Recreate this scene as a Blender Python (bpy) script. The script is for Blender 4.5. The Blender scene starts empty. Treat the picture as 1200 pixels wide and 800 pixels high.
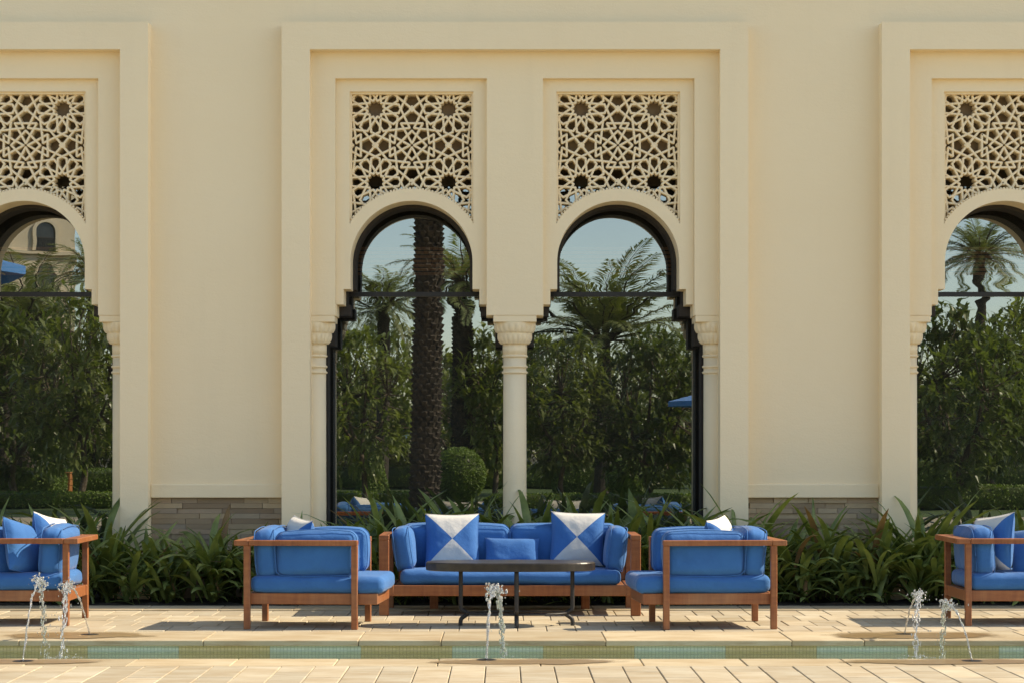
import bpy, math, random
from mathutils import Vector, Matrix, noise
R = math.radians
random.seed(7)

# ------------------------------------------------------------------ camera, sky, sun, exposure
scene = bpy.context.scene
col = scene.collection
F = 2527.0            # focal length in pixels of a 1200 px wide picture
CAMH = 1.30
cam = bpy.data.cameras.new('camera')
cam.sensor_width = 36.0
cam.lens = F / 1200.0 * 36.0
cam.shift_x = 10 / 1200.0
cam.shift_y = 125 / 1200.0
cam.clip_start = 0.1
cam.clip_end = 2000
cam_o = bpy.data.objects.new('camera', cam)
col.objects.link(cam_o)
cam_o.location = (0, 0, CAMH)
cam_o.rotation_euler = (R(90), 0, 0)
scene.camera = cam_o

SUN = Vector((1.08, 0.105, 1.0)).normalized()
elev = math.asin(SUN.z)
azim = math.atan2(SUN.x, SUN.y)
world = bpy.data.worlds.new('World')
scene.world = world
world.use_nodes = True
wn = world.node_tree
bg = wn.nodes['Background']
sky = wn.nodes.new('ShaderNodeTexSky')
sky.sky_type = 'NISHITA'
sky.sun_disc = False
sky.sun_elevation = elev
sky.sun_rotation = azim
sky.altitude = 0
sky.air_density = 0.85
sky.dust_density = 0.6
sky.ozone_density = 1.8
wn.links.new(sky.outputs[0], bg.inputs[0])
bg.inputs[1].default_value = 0.135
sl = bpy.data.lights.new('sun', 'SUN')
sl.energy = 3.05
sl.angle = R(0.53)
sl.color = (1.0, 0.93, 0.82)
sun_o = bpy.data.objects.new('sun', sl)
col.objects.link(sun_o)
sun_o.rotation_euler = SUN.to_track_quat('Z', 'Y').to_euler()
scene.view_settings.view_transform = 'Standard'
scene.view_settings.look = 'None'
scene.view_settings.gamma = 1
scene.view_settings.exposure = 1.12
scene.view_settings.use_white_balance = True      # a warm, daylight-shade balance
scene.view_settings.white_balance_temperature = 7800
scene.view_settings.white_balance_tint = 10

# ------------------------------------------------------------------ helpers
def X(px, d): return (px - 590) * d / F
def Z(py, d): return CAMH + (525 - py) * d / F
GL = 19.39                          # the glazing plane, which mirrors the garden
def G(px, py, D):                   # a point seen in the glass at total light path D -> where it stands
    return Vector((X(px, D), 2 * GL - D, Z(py, D)))

def tag(o, label=None, cat=None, group=None, kind=None):
    if label: o['label'] = label
    if cat: o['category'] = cat
    if group: o['group'] = group
    if kind: o['kind'] = kind
    return o

def empty(name, loc=(0, 0, 0), rz=0.0, parent=None):
    o = bpy.data.objects.new(name, None)
    o.empty_display_size = 0.1
    col.objects.link(o)
    o.location = loc
    o.rotation_euler = (0, 0, rz)
    if parent: o.parent = parent
    return o

class MB:
    def __init__(s):
        s.v = []; s.f = []; s.mi = []
    def add(s, vs, fs, mi=0):
        b = len(s.v)
        s.v.extend([tuple(p) for p in vs])
        s.f.extend([tuple(i + b for i in f) for f in fs])
        s.mi.extend([mi] * len(fs))
    BF = [(0, 3, 2, 1), (4, 5, 6, 7), (0, 1, 5, 4), (1, 2, 6, 5), (2, 3, 7, 6), (3, 0, 4, 7)]
    def box(s, x0, x1, y0, y1, z0, z1, mi=0, M=None):
        vs = [Vector(p) for p in ((x0, y0, z0), (x1, y0, z0), (x1, y1, z0), (x0, y1, z0),
                                  (x0, y0, z1), (x1, y0, z1), (x1, y1, z1), (x0, y1, z1))]
        if M: vs = [M @ p for p in vs]
        s.add(vs, s.BF, mi)
    def bbox(s, x0, x1, y0, y1, z0, z1, c=0.006, mi=0, M=None):
        """box with chamfered edges"""
        cx, cy, cz = (x0 + x1) / 2, (y0 + y1) / 2, (z0 + z1) / 2
        h = ((x1 - x0) / 2, (y1 - y0) / 2, (z1 - z0) / 2)
        c = min(c, min(h) * 0.45)
        idx = {}; vs = []
        for ax in range(3):
            for sx in (-1, 1):
                for sy in (-1, 1):
                    for sz in (-1, 1):
                        sg = (sx, sy, sz)
                        p = [sg[k] * (h[k] if k == ax else h[k] - c) for k in range(3)]
                        idx[(ax, sg)] = len(vs)
                        vs.append(Vector((p[0] + cx, p[1] + cy, p[2] + cz)))
        fs = []
        def quad(keys):
            f = [idx[k] for k in keys]
            a, b, cc = vs[f[0]], vs[f[1]], vs[f[2]]
            n = (b - a).cross(cc - a)
            ce = sum((vs[i] for i in f), Vector()) / len(f) - Vector((cx, cy, cz))
            fs.append(tuple(f) if n.dot(ce) > 0 else tuple(reversed(f)))
        for ax in range(3):
            a1, a2 = (ax + 1) % 3, (ax + 2) % 3
            for s0 in (-1, 1):
                ks = []
                for u, w in ((-1, -1), (1, -1), (1, 1), (-1, 1)):
                    sg = [0, 0, 0]; sg[ax] = s0; sg[a1] = u; sg[a2] = w
                    ks.append((ax, tuple(sg)))
                quad(ks)
            for u in (-1, 1):                       # edge bands along ax
                for w in (-1, 1):
                    ks = []
                    for e, aa in ((-1, a1), (1, a1), (1, a2), (-1, a2)):
                        sg = [0, 0, 0]; sg[ax] = e; sg[a1] = u; sg[a2] = w
                        ks.append((aa, tuple(sg)))
                    quad(ks)
        for sx in (-1, 1):
            for sy in (-1, 1):
                for sz in (-1, 1):
                    quad([(k, (sx, sy, sz)) for k in range(3)])
        if M: vs = [M @ p for p in vs]
        s.add(vs, fs, mi)
    def tube(s, pts, rads, n=8, mi=0, cap=True, flat=1.0):
        pts = [Vector(p) for p in pts]
        if not hasattr(rads, '__len__'): rads = [rads] * len(pts)
        ref = Vector((0, 0, 1))
        d0 = (pts[-1] - pts[0])
        if d0.length > 0 and abs(d0.normalized().z) > 0.9: ref = Vector((0, 1, 0))
        vs = []; fs = []
        for i, p in enumerate(pts):
            a = pts[max(i - 1, 0)]; b = pts[min(i + 1, len(pts) - 1)]
            t = (b - a)
            if t.length < 1e-9: t = Vector((0, 0, 1))
            t.normalize()
            u = ref.cross(t)
            if u.length < 1e-4: u = Vector((1, 0, 0)).cross(t)
            u.normalize(); w = t.cross(u)
            for k in range(n):
                q = 2 * math.pi * k / n
                vs.append(p + u * (rads[i] * math.cos(q)) + w * (rads[i] * flat * math.sin(q)))
        for i in range(len(pts) - 1):
            for k in range(n):
                k2 = (k + 1) % n
                fs.append((i * n + k, i * n + k2, (i + 1) * n + k2, (i + 1) * n + k))
        if cap:
            fs.append(tuple(reversed(range(n))))
            fs.append(tuple((len(pts) - 1) * n + k for k in range(n)))
        s.add(vs, fs, mi)
    def lathe(s, prof, n=32, c=(0, 0), fn=None, mi=0):
        vs = []; fs = []
        for i, (r, z) in enumerate(prof):
            for k in range(n):
                q = 2 * math.pi * k / n
                rr = r + (fn(q, z) if fn else 0)
                vs.append((c[0] + rr * math.cos(q), c[1] + rr * math.sin(q), z))
        for i in range(len(prof) - 1):
            for k in range(n):
                k2 = (k + 1) % n
                fs.append((i * n + k, i * n + k2, (i + 1) * n + k2, (i + 1) * n + k))
        fs.append(tuple(reversed(range(n))))
        fs.append(tuple((len(prof) - 1) * n + k for k in range(n)))
        s.add(vs, fs, mi)
    def mesh(s, name, mats, smooth=False):
        me = bpy.data.meshes.new(name)
        me.from_pydata(s.v, [], s.f)
        if not isinstance(mats, (list, tuple)): mats = [mats]
        for m in mats: me.materials.append(m)
        if len(mats) > 1: me.polygons.foreach_set('material_index', s.mi)
        if smooth: me.polygons.foreach_set('use_smooth', [True] * len(me.polygons))
        me.update()
        return me
    def build(s, name, mats, parent=None, smooth=False, loc=None, rz=0.0):
        o = bpy.data.objects.new(name, s.mesh(name, mats, smooth))
        col.objects.link(o)
        if parent: o.parent = parent
        if loc is not None: o.location = loc
        if rz: o.rotation_euler = (0, 0, rz)
        return o

def inst(name, me, parent=None, loc=(0, 0, 0), rot=(0, 0, 0), sc=(1, 1, 1)):
    o = bpy.data.objects.new(name, me)
    col.objects.link(o)
    o.location = loc; o.rotation_euler = rot; o.scale = sc
    if parent: o.parent = parent
    return o

def copy_tree(o, parent=None):
    c = o.copy()
    col.objects.link(c)
    c.parent = parent
    for ch in list(o.children): copy_tree(ch, c)
    return c

# ------------------------------------------------------------------ materials
def newmat(name):
    m = bpy.data.materials.new(name)
    m.use_nodes = True
    nt = m.node_tree
    return m, nt, nt.nodes['Principled BSDF']
def nd(nt, t, **kw):
    n = nt.nodes.new(t)
    for k, v in kw.items(): setattr(n, k, v)
    return n
def lk(nt, a, b): nt.links.new(a, b)
def coords(nt, scale=(1, 1, 1), space='Object', loc=(0, 0, 0)):
    tc = nd(nt, 'ShaderNodeTexCoord'); mp = nd(nt, 'ShaderNodeMapping')
    mp.inputs['Scale'].default_value = scale
    mp.inputs['Location'].default_value = loc
    lk(nt, tc.outputs[space], mp.inputs[0])
    return mp.outputs[0]
def nz(nt, vec, scale, detail=4, rough=0.55):
    n = nd(nt, 'ShaderNodeTexNoise')
    n.inputs['Scale'].default_value = scale
    n.inputs['Detail'].default_value = detail
    n.inputs['Roughness'].default_value = rough
    if vec is not None: lk(nt, vec, n.inputs['Vector'])
    return n.outputs['Fac']
def ramp(nt, fac, stops):
    r = nd(nt, 'ShaderNodeValToRGB')
    e = r.color_ramp.elements
    while len(e) < len(stops): e.new(0.5)
    for i, (p, c) in enumerate(stops):
        e[i].position = p; e[i].color = (c[0], c[1], c[2], 1)
    lk(nt, fac, r.inputs[0])
    return r.outputs[0]
def mixc(nt, fac, a, b, mode='MIX'):
    m = nd(nt, 'ShaderNodeMix', data_type='RGBA', blend_type=mode)
    for sock, val in ((m.inputs[0], fac), (m.inputs[6], a), (m.inputs[7], b)):
        if hasattr(val, 'links') or isinstance(val, bpy.types.NodeSocket): lk(nt, val, sock)
        elif isinstance(val, (tuple, list)): sock.default_value = (val[0], val[1], val[2], 1)
        else: sock.default_value = val
    return m.outputs[2]
def mth(nt, op, a, b=None, clamp=False):
    m = nd(nt, 'ShaderNodeMath', operation=op); m.use_clamp = clamp
    for i, val in enumerate((a, b)):
        if val is None: continue
        if isinstance(val, bpy.types.NodeSocket): lk(nt, val, m.inputs[i])
        else: m.inputs[i].default_value = val
    return m.outputs[0]
def bump(nt, bsdf, h, strength=0.3, dist=0.01):
    b = nd(nt, 'ShaderNodeBump')
    b.inputs['Strength'].default_value = strength
    b.inputs['Distance'].default_value = dist
    lk(nt, h, b.inputs['Height']); lk(nt, b.outputs[0], bsdf.inputs['Normal'])
def objrand(nt):
    return nd(nt, 'ShaderNodeObjectInfo').outputs['Random']

MAT = {}
def mk_plaster():
    m, nt, b = newmat('cream_plaster')
    v = coords(nt)
    base = ramp(nt, nz(nt, v, 0.8, 5), [(0.3, (0.885, 0.715, 0.46)), (0.7, (0.905, 0.74, 0.485))])
    streak = nz(nt, coords(nt, (5, 5, 0.35)), 1.0, 4)
    c = mixc(nt, mth(nt, 'MULTIPLY', mth(nt, 'SUBTRACT', streak, 0.56, True), 0.6), base, (0.70, 0.56, 0.36))
    lk(nt, c, b.inputs['Base Color'])
    b.inputs['Roughness'].default_value = 0.85
    trowel = mth(nt, 'ADD', nz(nt, v, 60, 5, 0.65), mth(nt, 'MULTIPLY', nz(nt, coords(nt, (1, 1, 2.2)), 5, 4, 0.6), 2.5))
    bump(nt, b, trowel, 0.30, 0.006)
    return m
MAT['plaster'] = mk_plaster()

def mk_simple(name, c0, c1, scale, rough=0.7, bs=0.2, bd=0.004, vs=(1, 1, 1), rnd=0.0, metal=0.0, detail=5):
    m, nt, b = newmat(name)
    v = coords(nt, vs)
    n = nz(nt, v, scale, detail)
    c = ramp(nt, n, [(0.3, c0), (0.7, c1)])
    if rnd:
        r = objrand(nt)
        k = mth(nt, 'ADD', mth(nt, 'MULTIPLY', r, rnd), 1 - rnd / 2)
        hv = nd(nt, 'ShaderNodeHueSaturation')
        lk(nt, c, hv.inputs['Color']); lk(nt, k, hv.inputs['Value'])
        c = hv.outputs[0]
    lk(nt, c, b.inputs['Base Color'])
    b.inputs['Roughness'].default_value = rough
    b.inputs['Metallic'].default_value = metal
    bump(nt, b, n, bs, bd)
    return m

def mk_travertine(name, tint=(1, 1, 1), brick=False, vein=1.0, axis=0):
    m, nt, b = newmat(name)
    tc = nd(nt, 'ShaderNodeTexCoord')
    oi = nd(nt, 'ShaderNodeObjectInfo')
    off = nd(nt, 'ShaderNodeVectorMath', operation='SCALE')
    off.inputs[0].default_value = (37.0, 91.0, 13.0)
    lk(nt, oi.outputs['Random'], off.inputs['Scale'])
    ad = nd(nt, 'ShaderNodeVectorMath', operation='ADD')
    lk(nt, tc.outputs['Object'], ad.inputs[0]); lk(nt, off.outputs[0], ad.inputs[1])
    def mp(sc):
        q = nd(nt, 'ShaderNodeMapping'); q.inputs['Scale'].default_value = sc
        lk(nt, ad.outputs[0], q.inputs[0]); return q.outputs[0]
    big = nz(nt, mp((1.2, 2.5, 1)), 2.2, 4)
    st = nz(nt, mp((2.2, 22, 22)), 1.6, 6, 0.7)
    base = ramp(nt, big, [(0.3, (0.405, 0.325, 0.212)), (0.52, (0.475, 0.41, 0.295)), (0.72, (0.525, 0.475, 0.362))])
    c = mixc(nt, mth(nt, 'MULTIPLY', mth(nt, 'SUBTRACT', st, 0.52, True), 3.6 * vein, True), base, (0.30, 0.20, 0.105))
    hv = nd(nt, 'ShaderNodeHueSaturation')
    lk(nt, c, hv.inputs['Color'])
    lk(nt, mth(nt, 'ADD', mth(nt, 'MULTIPLY', oi.outputs['Random'], 0.30), 0.83), hv.inputs['Value'])
    ge = nd(nt, 'ShaderNodeNewGeometry')
    stn = nz(nt, ge.outputs['Position'], 1.7, 5, 0.65)
    st2 = mth(nt, 'MULTIPLY', mth(nt, 'SUBTRACT', stn, 0.5, True), 1.5, True)
    c = mixc(nt, 1.0, hv.outputs[0], tint, 'MULTIPLY')
    c = mixc(nt, st2, c, (0.33, 0.25, 0.155))
    if brick:
        bt = nd(nt, 'ShaderNodeTexBrick')
        bt.inputs['Scale'].default_value = 1.0
        bt.inputs['Brick Width'].default_value = 0.45
        bt.inputs['Row Height'].default_value = 0.21
        bt.inputs['Mortar Size'].default_value = 0.004
        rm = nd(nt, 'ShaderNodeMapping'); rm.inputs['Rotation'].default_value = (0, 0, R(90))
        lk(nt, tc.outputs['Object'], rm.inputs[0]); lk(nt, rm.outputs[0], bt.inputs['Vector'])
        c = mixc(nt, bt.outputs['Fac'], c, (0.16, 0.11, 0.06))
    lk(nt, c, b.inputs['Base Color'])
    b.inputs['Roughness'].default_value = 0.72
    bump(nt, b, st, 0.3, 0.003)
    return m
MAT['paver'] = mk_travertine('travertine_paver')
MAT['terrace'] = mk_travertine('travertine_terrace', brick=True)
MAT['coping'] = mk_travertine('travertine_coping', tint=(1.0, 0.95, 0.86))
MAT['wet'] = mk_travertine('wet_travertine', tint=(0.70, 0.56, 0.38))
def soak(m):
    nt = m.node_tree; b = nt.nodes['Principled BSDF']; out = nt.nodes['Material Output']
    b.inputs['Roughness'].default_value = 0.3
    tc = nd(nt, 'ShaderNodeTexCoord')
    ln = nd(nt, 'ShaderNodeVectorMath', operation='LENGTH'); lk(nt, tc.outputs['Object'], ln.inputs[0])
    ge = nd(nt, 'ShaderNodeNewGeometry')
    d = mth(nt, 'ADD', ln.outputs['Value'], mth(nt, 'MULTIPLY', mth(nt, 'SUBTRACT', nz(nt, ge.outputs['Position'], 3.5, 4), 0.5), 0.9))
    a = mth(nt, 'MULTIPLY', mth(nt, 'SUBTRACT', 0.86, d), 6.0, True)
    tr = nd(nt, 'ShaderNodeBsdfTransparent'); mx = nd(nt, 'ShaderNodeMixShader')
    lk(nt, mth(nt, 'MULTIPLY', a, 0.9), mx.inputs[0]); lk(nt, tr.outputs[0], mx.inputs[1]); lk(nt, b.outputs[0], mx.inputs[2]); lk(nt, mx.outputs[0], out.inputs['Surface'])
soak(MAT['wet'])
MAT['mortar'] = mk_simple('mortar', (0.17, 0.125, 0.075), (0.25, 0.19, 0.115), 30, 0.95)
MAT['brick'] = mk_simple('ledger_stone', (0.20, 0.145, 0.09), (0.30, 0.23, 0.15), 7, 0.85, 0.5, 0.006, (1, 1, 4), rnd=1.0)
def mk_ledger():
    m, nt, b = newmat('ledger_stone')
    r = objrand(nt)
    c = ramp(nt, r, [(0.0, (0.28, 0.19, 0.11)), (0.25, (0.44, 0.315, 0.18)), (0.5, (0.60, 0.45, 0.265)), (0.75, (0.36, 0.285, 0.20)), (1.0, (0.54, 0.37, 0.22))])
    n = nz(nt, coords(nt, (1, 1, 5)), 9, 5)
    c = mixc(nt, mth(nt, 'MULTIPLY', n, 0.5), c, (0.18, 0.13, 0.085))
    lk(nt, c, b.inputs['Base Color']); b.inputs['Roughness'].default_value = 0.85
    bump(nt, b, n, 0.5, 0.006)
    return m
MAT['brick'] = mk_ledger()
MAT['soil'] = mk_simple('soil', (0.015, 0.011, 0.007), (0.05, 0.035, 0.02), 25, 1.0, 1.0, 0.03)
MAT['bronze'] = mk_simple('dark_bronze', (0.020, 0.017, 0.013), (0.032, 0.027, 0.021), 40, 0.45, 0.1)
MAT['shade_liner'] = mk_simple('dark_shade_liner', (0.030, 0.025, 0.02), (0.042, 0.034, 0.027), 20, 0.8, 0.1)  # near-black colour standing in for shade on the arcade's back
MAT['fascia'] = mk_simple('brown_fascia', (0.40, 0.285, 0.185), (0.47, 0.345, 0.225), 12, 0.8, 0.1)
MAT['interior'] = mk_simple('interior_brown', (0.03, 0.022, 0.015), (0.06, 0.045, 0.03), 2, 0.9, 0.1)
MAT['blind'] = mk_simple('wood_blind', (0.30, 0.13, 0.05), (0.42, 0.20, 0.08), 8, 0.6, 0.1, 0.002, (1, 1, 12))
MAT['lawn'] = mk_simple('lawn', (0.035, 0.065, 0.015), (0.075, 0.12, 0.03), 9, 0.95, 0.9, 0.05)
MAT['earth'] = mk_simple('earth', (0.05, 0.06, 0.025), (0.12, 0.10, 0.06), 0.4, 1.0, 0.4, 0.05)
MAT['nozzle'] = mk_simple('nozzle_steel', (0.02, 0.018, 0.015), (0.05, 0.045, 0.04), 90, 0.35, 0.2, 0.002, metal=0.6)
MAT['iron'] = mk_simple('wrought_iron', (0.016, 0.014, 0.012), (0.035, 0.030, 0.026), 45, 0.55, 0.35, 0.002)
MAT['table'] = mk_simple('bronze_table', (0.020, 0.016, 0.012), (0.052, 0.040, 0.028), 16, 0.32, 0.25, 0.002)

def mk_teak():
    m, nt, b = newmat('oiled_teak')
    v = coords(nt, (1.5, 14, 14))
    v2 = coords(nt, (14, 14, 1.5))
    n1 = nz(nt, v, 3.0, 6, 0.65); n2 = nz(nt, v2, 3.0, 5, 0.6)
    k = mth(nt, 'MULTIPLY', mth(nt, 'ADD', n1, n2), 0.5)
    c = ramp(nt, k, [(0.34, (0.20, 0.060, 0.020)), (0.5, (0.285, 0.096, 0.031)), (0.66, (0.36, 0.135, 0.046))])
    big = nz(nt, coords(nt), 2.3, 3)
    c = mixc(nt, mth(nt, 'MULTIPLY', mth(nt, 'SUBTRACT', big, 0.5, True), 1.6), c, (0.36, 0.21, 0.11))
    lk(nt, c, b.inputs['Base Color'])
    b.inputs['Roughness'].default_value = 0.5
    bump(nt, b, k, 0.25, 0.003)
    return m
MAT['teak'] = mk_teak()

def fabric(name, c0, c1):
    m, nt, b = newmat(name)
    v = coords(nt)
    n = nz(nt, v, 5, 4)
    c = ramp(nt, n, [(0.3, c0), (0.7, c1)])
    fine = nz(nt, v, 420, 2)
    c = mixc(nt, mth(nt, 'MULTIPLY', fine, 0.22), c, (c1[0] * 1.5 + .015, c1[1] * 1.3 + .015, min(1, c1[2] * 1.2)))
    lk(nt, c, b.inputs['Base Color'])
    b.inputs['Roughness'].default_value = 0.88
    b.inputs['Sheen Weight'].default_value = 0.15
    wr = nz(nt, coords(nt, (1, 1, 1)), 9, 3)
    h = mth(nt, 'ADD', mth(nt, 'MULTIPLY', wr, 2.8), mth(nt, 'MULTIPLY', fine, 0.25))
    bump(nt, b, h, 0.34, 0.012)
    return m, nt, b, c
MAT['blue'] = fabric('blue_canvas', (0.015, 0.110, 0.320), (0.021, 0.140, 0.385))[0]
def mk_pattern():
    m, nt, b, c = fabric('blue_white_quarters', (0.015, 0.110, 0.325), (0.021, 0.140, 0.39))
    tc = nd(nt, 'ShaderNodeTexCoord'); sp = nd(nt, 'ShaderNodeSeparateXYZ')
    lk(nt, tc.outputs['Object'], sp.inputs[0])
    f = mth(nt, 'GREATER_THAN', mth(nt, 'ABSOLUTE', sp.outputs[2]), mth(nt, 'ABSOLUTE', sp.outputs[0]))
    c2 = mixc(nt, f, c, (0.60, 0.58, 0.53))
    lk(nt, c2, b.inputs['Base Color'])
    return m
MAT['pattern'] = mk_pattern()

def mk_mosaic(name, c0, c1):
    m, nt, b = newmat(name)
    bt = nd(nt, 'ShaderNodeTexBrick')
    bt.offset = 0.0
    bt.inputs['Scale'].default_value = 1.0
    bt.inputs['Brick Width'].default_value = 0.024
    bt.inputs['Row Height'].default_value = 0.024
    bt.inputs['Mortar Size'].default_value = 0.0024
    bt.inputs['Color1'].default_value = (*c0, 1); bt.inputs['Color2'].default_value = (*c1, 1)
    bt.inputs['Mortar'].default_value = (c0[0] * .74, c0[1] * .74, c0[2] * .76, 1)
    tc = nd(nt, 'ShaderNodeTexCoord'); sp = nd(nt, 'ShaderNodeSeparateXYZ'); cb = nd(nt, 'ShaderNodeCombineXYZ')
    lk(nt, tc.outputs['Object'], sp.inputs[0])
    lk(nt, sp.outputs[0], cb.inputs[0])
    lk(nt, mth(nt, 'ADD', sp.outputs[1], sp.outputs[2]), cb.inputs[1])
    lk(nt, cb.outputs[0], bt.inputs['Vector'])
    lk(nt, bt.outputs['Color'], b.inputs['Base Color'])
    b.inputs['Roughness'].default_value = 0.2
    bump(nt, b, mth(nt, 'SUBTRACT', 1.0, bt.outputs['Fac']), 0.4, 0.002)
    return m
MAT['olive_tile'] = mk_mosaic('olive_mosaic', (0.56, 0.48, 0.27), (0.63, 0.54, 0.32))
MAT['teal_tile'] = mk_mosaic('teal_mosaic', (0.51, 0.59, 0.50), (0.58, 0.65, 0.56))

def mk_glass():
    m, nt, b = newmat('coated_glass')
    nt.nodes.remove(b)
    out = nt.nodes['Material Output']
    gl = nd(nt, 'ShaderNodeBsdfGlossy'); gl.inputs['Roughness'].default_value = 0.0
    gl.inputs['Color'].default_value = (0.66, 0.69, 0.67, 1)
    tr = nd(nt, 'ShaderNodeBsdfTransparent'); tr.inputs['Color'].default_value = (0.75, 0.72, 0.66, 1)
    mx = nd(nt, 'ShaderNodeMixShader'); mx.inputs[0].default_value = 0.50
    lk(nt, tr.outputs[0], mx.inputs[1]); lk(nt, gl.outputs[0], mx.inputs[2])
    df = nd(nt, 'ShaderNodeBsdfDiffuse'); df.inputs['Color'].default_value = (0.55, 0.52, 0.44, 1)
    dust = nz(nt, coords(nt, (1, 1, .5)), 2.2, 6, .65)
    m2 = nd(nt, 'ShaderNodeMixShader'); lk(nt, mth(nt, 'MULTIPLY', dust, 0.06), m2.inputs[0])
    lk(nt, mx.outputs[0], m2.inputs[1]); lk(nt, df.outputs[0], m2.inputs[2]); lk(nt, m2.outputs[0], out.inputs['Surface'])
    # roller-wave distortion of tempered glass, strongest beside the transom
    tc = nd(nt, 'ShaderNodeTexCoord'); sp = nd(nt, 'ShaderNodeSeparateXYZ')
    lk(nt, tc.outputs['Object'], sp.inputs[0])
    dz = mth(nt, 'DIVIDE', mth(nt, 'SUBTRACT', sp.outputs[2], 2.70), 0.21)
    mask = mth(nt, 'POWER', 2.718, mth(nt, 'MULTIPLY', mth(nt, 'MULTIPLY', dz, dz), -1.0))
    amp = mth(nt, 'ADD', mth(nt, 'MULTIPLY', mask, 0.0095), 0.0006)
    n = nd(nt, 'ShaderNodeTexNoise'); n.inputs['Scale'].default_value = 1.0; n.inputs['Detail'].default_value = 1.0
    mp = nd(nt, 'ShaderNodeMapping'); mp.inputs['Scale'].default_value = (3.2, 3.2, 8.5)
    lk(nt, tc.outputs['Object'], mp.inputs[0]); lk(nt, mp.outputs[0], n.inputs['Vector'])
    s1 = nd(nt, 'ShaderNodeVectorMath', operation='SUBTRACT'); s1.inputs[1].default_value = (0.5, 0.5, 0.5)
    lk(nt, n.outputs['Color'], s1.inputs[0])
    s2 = nd(nt, 'ShaderNodeVectorMath', operation='SCALE')
    lk(nt, s1.outputs[0], s2.inputs[0]); lk(nt, amp, s2.inputs['Scale'])
    ge = nd(nt, 'ShaderNodeNewGeometry')
    s3 = nd(nt, 'ShaderNodeVectorMath', operation='ADD')
    lk(nt, ge.outputs['Normal'], s3.inputs[0]); lk(nt, s2.outputs[0], s3.inputs[1])
    s4 = nd(nt, 'ShaderNodeVectorMath', operation='NORMALIZE'); lk(nt, s3.outputs[0], s4.inputs[0])
    lk(nt, s4.outputs[0], gl.inputs['Normal'])
    return m
MAT['glass'] = mk_glass()

def mk_water():
    m, nt, b = newmat('channel_water')
    nt.nodes.remove(b)
    out = nt.nodes['Material Output']
    gl = nd(nt, 'ShaderNodeBsdfGlossy'); gl.inputs['Roughness'].default_value = 0.07
    tr = nd(nt, 'ShaderNodeBsdfTransparent'); tr.inputs['Color'].default_value = (0.85, 0.95, 0.90, 1)
    fr = nd(nt, 'ShaderNodeFresnel'); fr.inputs['IOR'].default_value = 1.33
    mx = nd(nt, 'ShaderNodeMixShader')
    h = nz(nt, coords(nt, (2, 7, 1)), 4.0, 5)
    bp = nd(nt, 'ShaderNodeBump'); bp.inputs['Strength'].default_value = 0.9; bp.inputs['Distance'].default_value = 0.02
    lk(nt, h, bp.inputs['Height']); lk(nt, bp.outputs[0], gl.inputs['Normal'])
    lk(nt, mth(nt, 'MULTIPLY', fr.outputs[0], 0.6), mx.inputs[0])
    lk(nt, tr.outputs[0], mx.inputs[1]); lk(nt, gl.outputs[0], mx.inputs[2]); lk(nt, mx.outputs[0], out.inputs['Surface'])
    return m
MAT['water'] = mk_water()
def mk_jet():
    m, nt, b = newmat('aerated_water')
    b.inputs['Base Color'].default_value = (0.90, 0.93, 0.95, 1)
    b.inputs['Roughness'].default_value = 0.12
    b.inputs['Transmission Weight'].default_value = 0.86
    b.inputs['IOR'].default_value = 1.33
    bump(nt, b, nz(nt, coords(nt), 70, 3), 0.7, 0.01)
    return m
MAT['jet'] = mk_jet()

def mk_leaf(name, c0, c1, trans=0.3, rough=0.42, scale=3.0, rnd=0.35):
    m, nt, b = newmat(name)
    out = nt.nodes['Material Output']
    n = nz(nt, coords(nt), scale, 3)
    c = ramp(nt, n, [(0.32, c0), (0.68, c1)])
    hv = nd(nt, 'ShaderNodeHueSaturation'); lk(nt, c, hv.inputs['Color'])
    lk(nt, mth(nt, 'ADD', mth(nt, 'MULTIPLY', objrand(nt), rnd), 1 - rnd / 2), hv.inputs['Value'])
    lk(nt, hv.outputs[0], b.inputs['Base Color'])
    b.inputs['Roughness'].default_value = rough
    b.inputs['Specular IOR Level'].default_value = 0.4
    tl = nd(nt, 'ShaderNodeBsdfTranslucent')
    t2 = mixc(nt, 1.0, hv.outputs[0], (1.25, 1.35, 0.5), 'MULTIPLY')
    lk(nt, t2, tl.inputs['Color'])
    mx = nd(nt, 'ShaderNodeMixShader'); mx.inputs[0].default_value = trans
    lk(nt, b.outputs[0], mx.inputs[1]); lk(nt, tl.outputs[0], mx.inputs[2]); lk(nt, mx.outputs[0], out.inputs['Surface'])
    return m
MAT['lily'] = mk_leaf('lily_leaf', (0.090, 0.130, 0.034), (0.225, 0.275, 0.085), 0.25, 0.38, 7.0)
MAT['lily_dry'] = mk_leaf('dry_leaf', (0.16, 0.095, 0.04), (0.26, 0.17, 0.07), 0.2, 0.7)
MAT['frangi'] = mk_leaf('broad_leaf', (0.13, 0.165, 0.055), (0.255, 0.29, 0.11), 0.42, 0.33, 1.5)
MAT['dark_leaf'] = mk_leaf('dark_leaf', (0.075, 0.105, 0.036), (0.165, 0.205, 0.07), 0.38, 0.36, 1.5)
MAT['far_leaf'] = mk_leaf('far_leaf', (0.14, 0.17, 0.062), (0.27, 0.295, 0.12), 0.35, 0.5, 0.8)
MAT['palm_leaf'] = mk_leaf('palm_leaf', (0.17, 0.20, 0.085), (0.30, 0.325, 0.155), 0.3, 0.4, 1.0)
MAT['hedge_leaf'] = mk_leaf('hedge_leaf', (0.105, 0.165, 0.032), (0.20, 0.285, 0.065), 0.3, 0.5, 4.0)
MAT['flower'] = mk_simple('white_petal', (0.75, 0.73, 0.66), (0.82, 0.80, 0.74), 20, 0.6)
MAT['bark'] = mk_simple('bark', (0.07, 0.05, 0.035), (0.17, 0.13, 0.095), 9, 0.9, 0.8, 0.02, (1, 1, 0.4))
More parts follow.
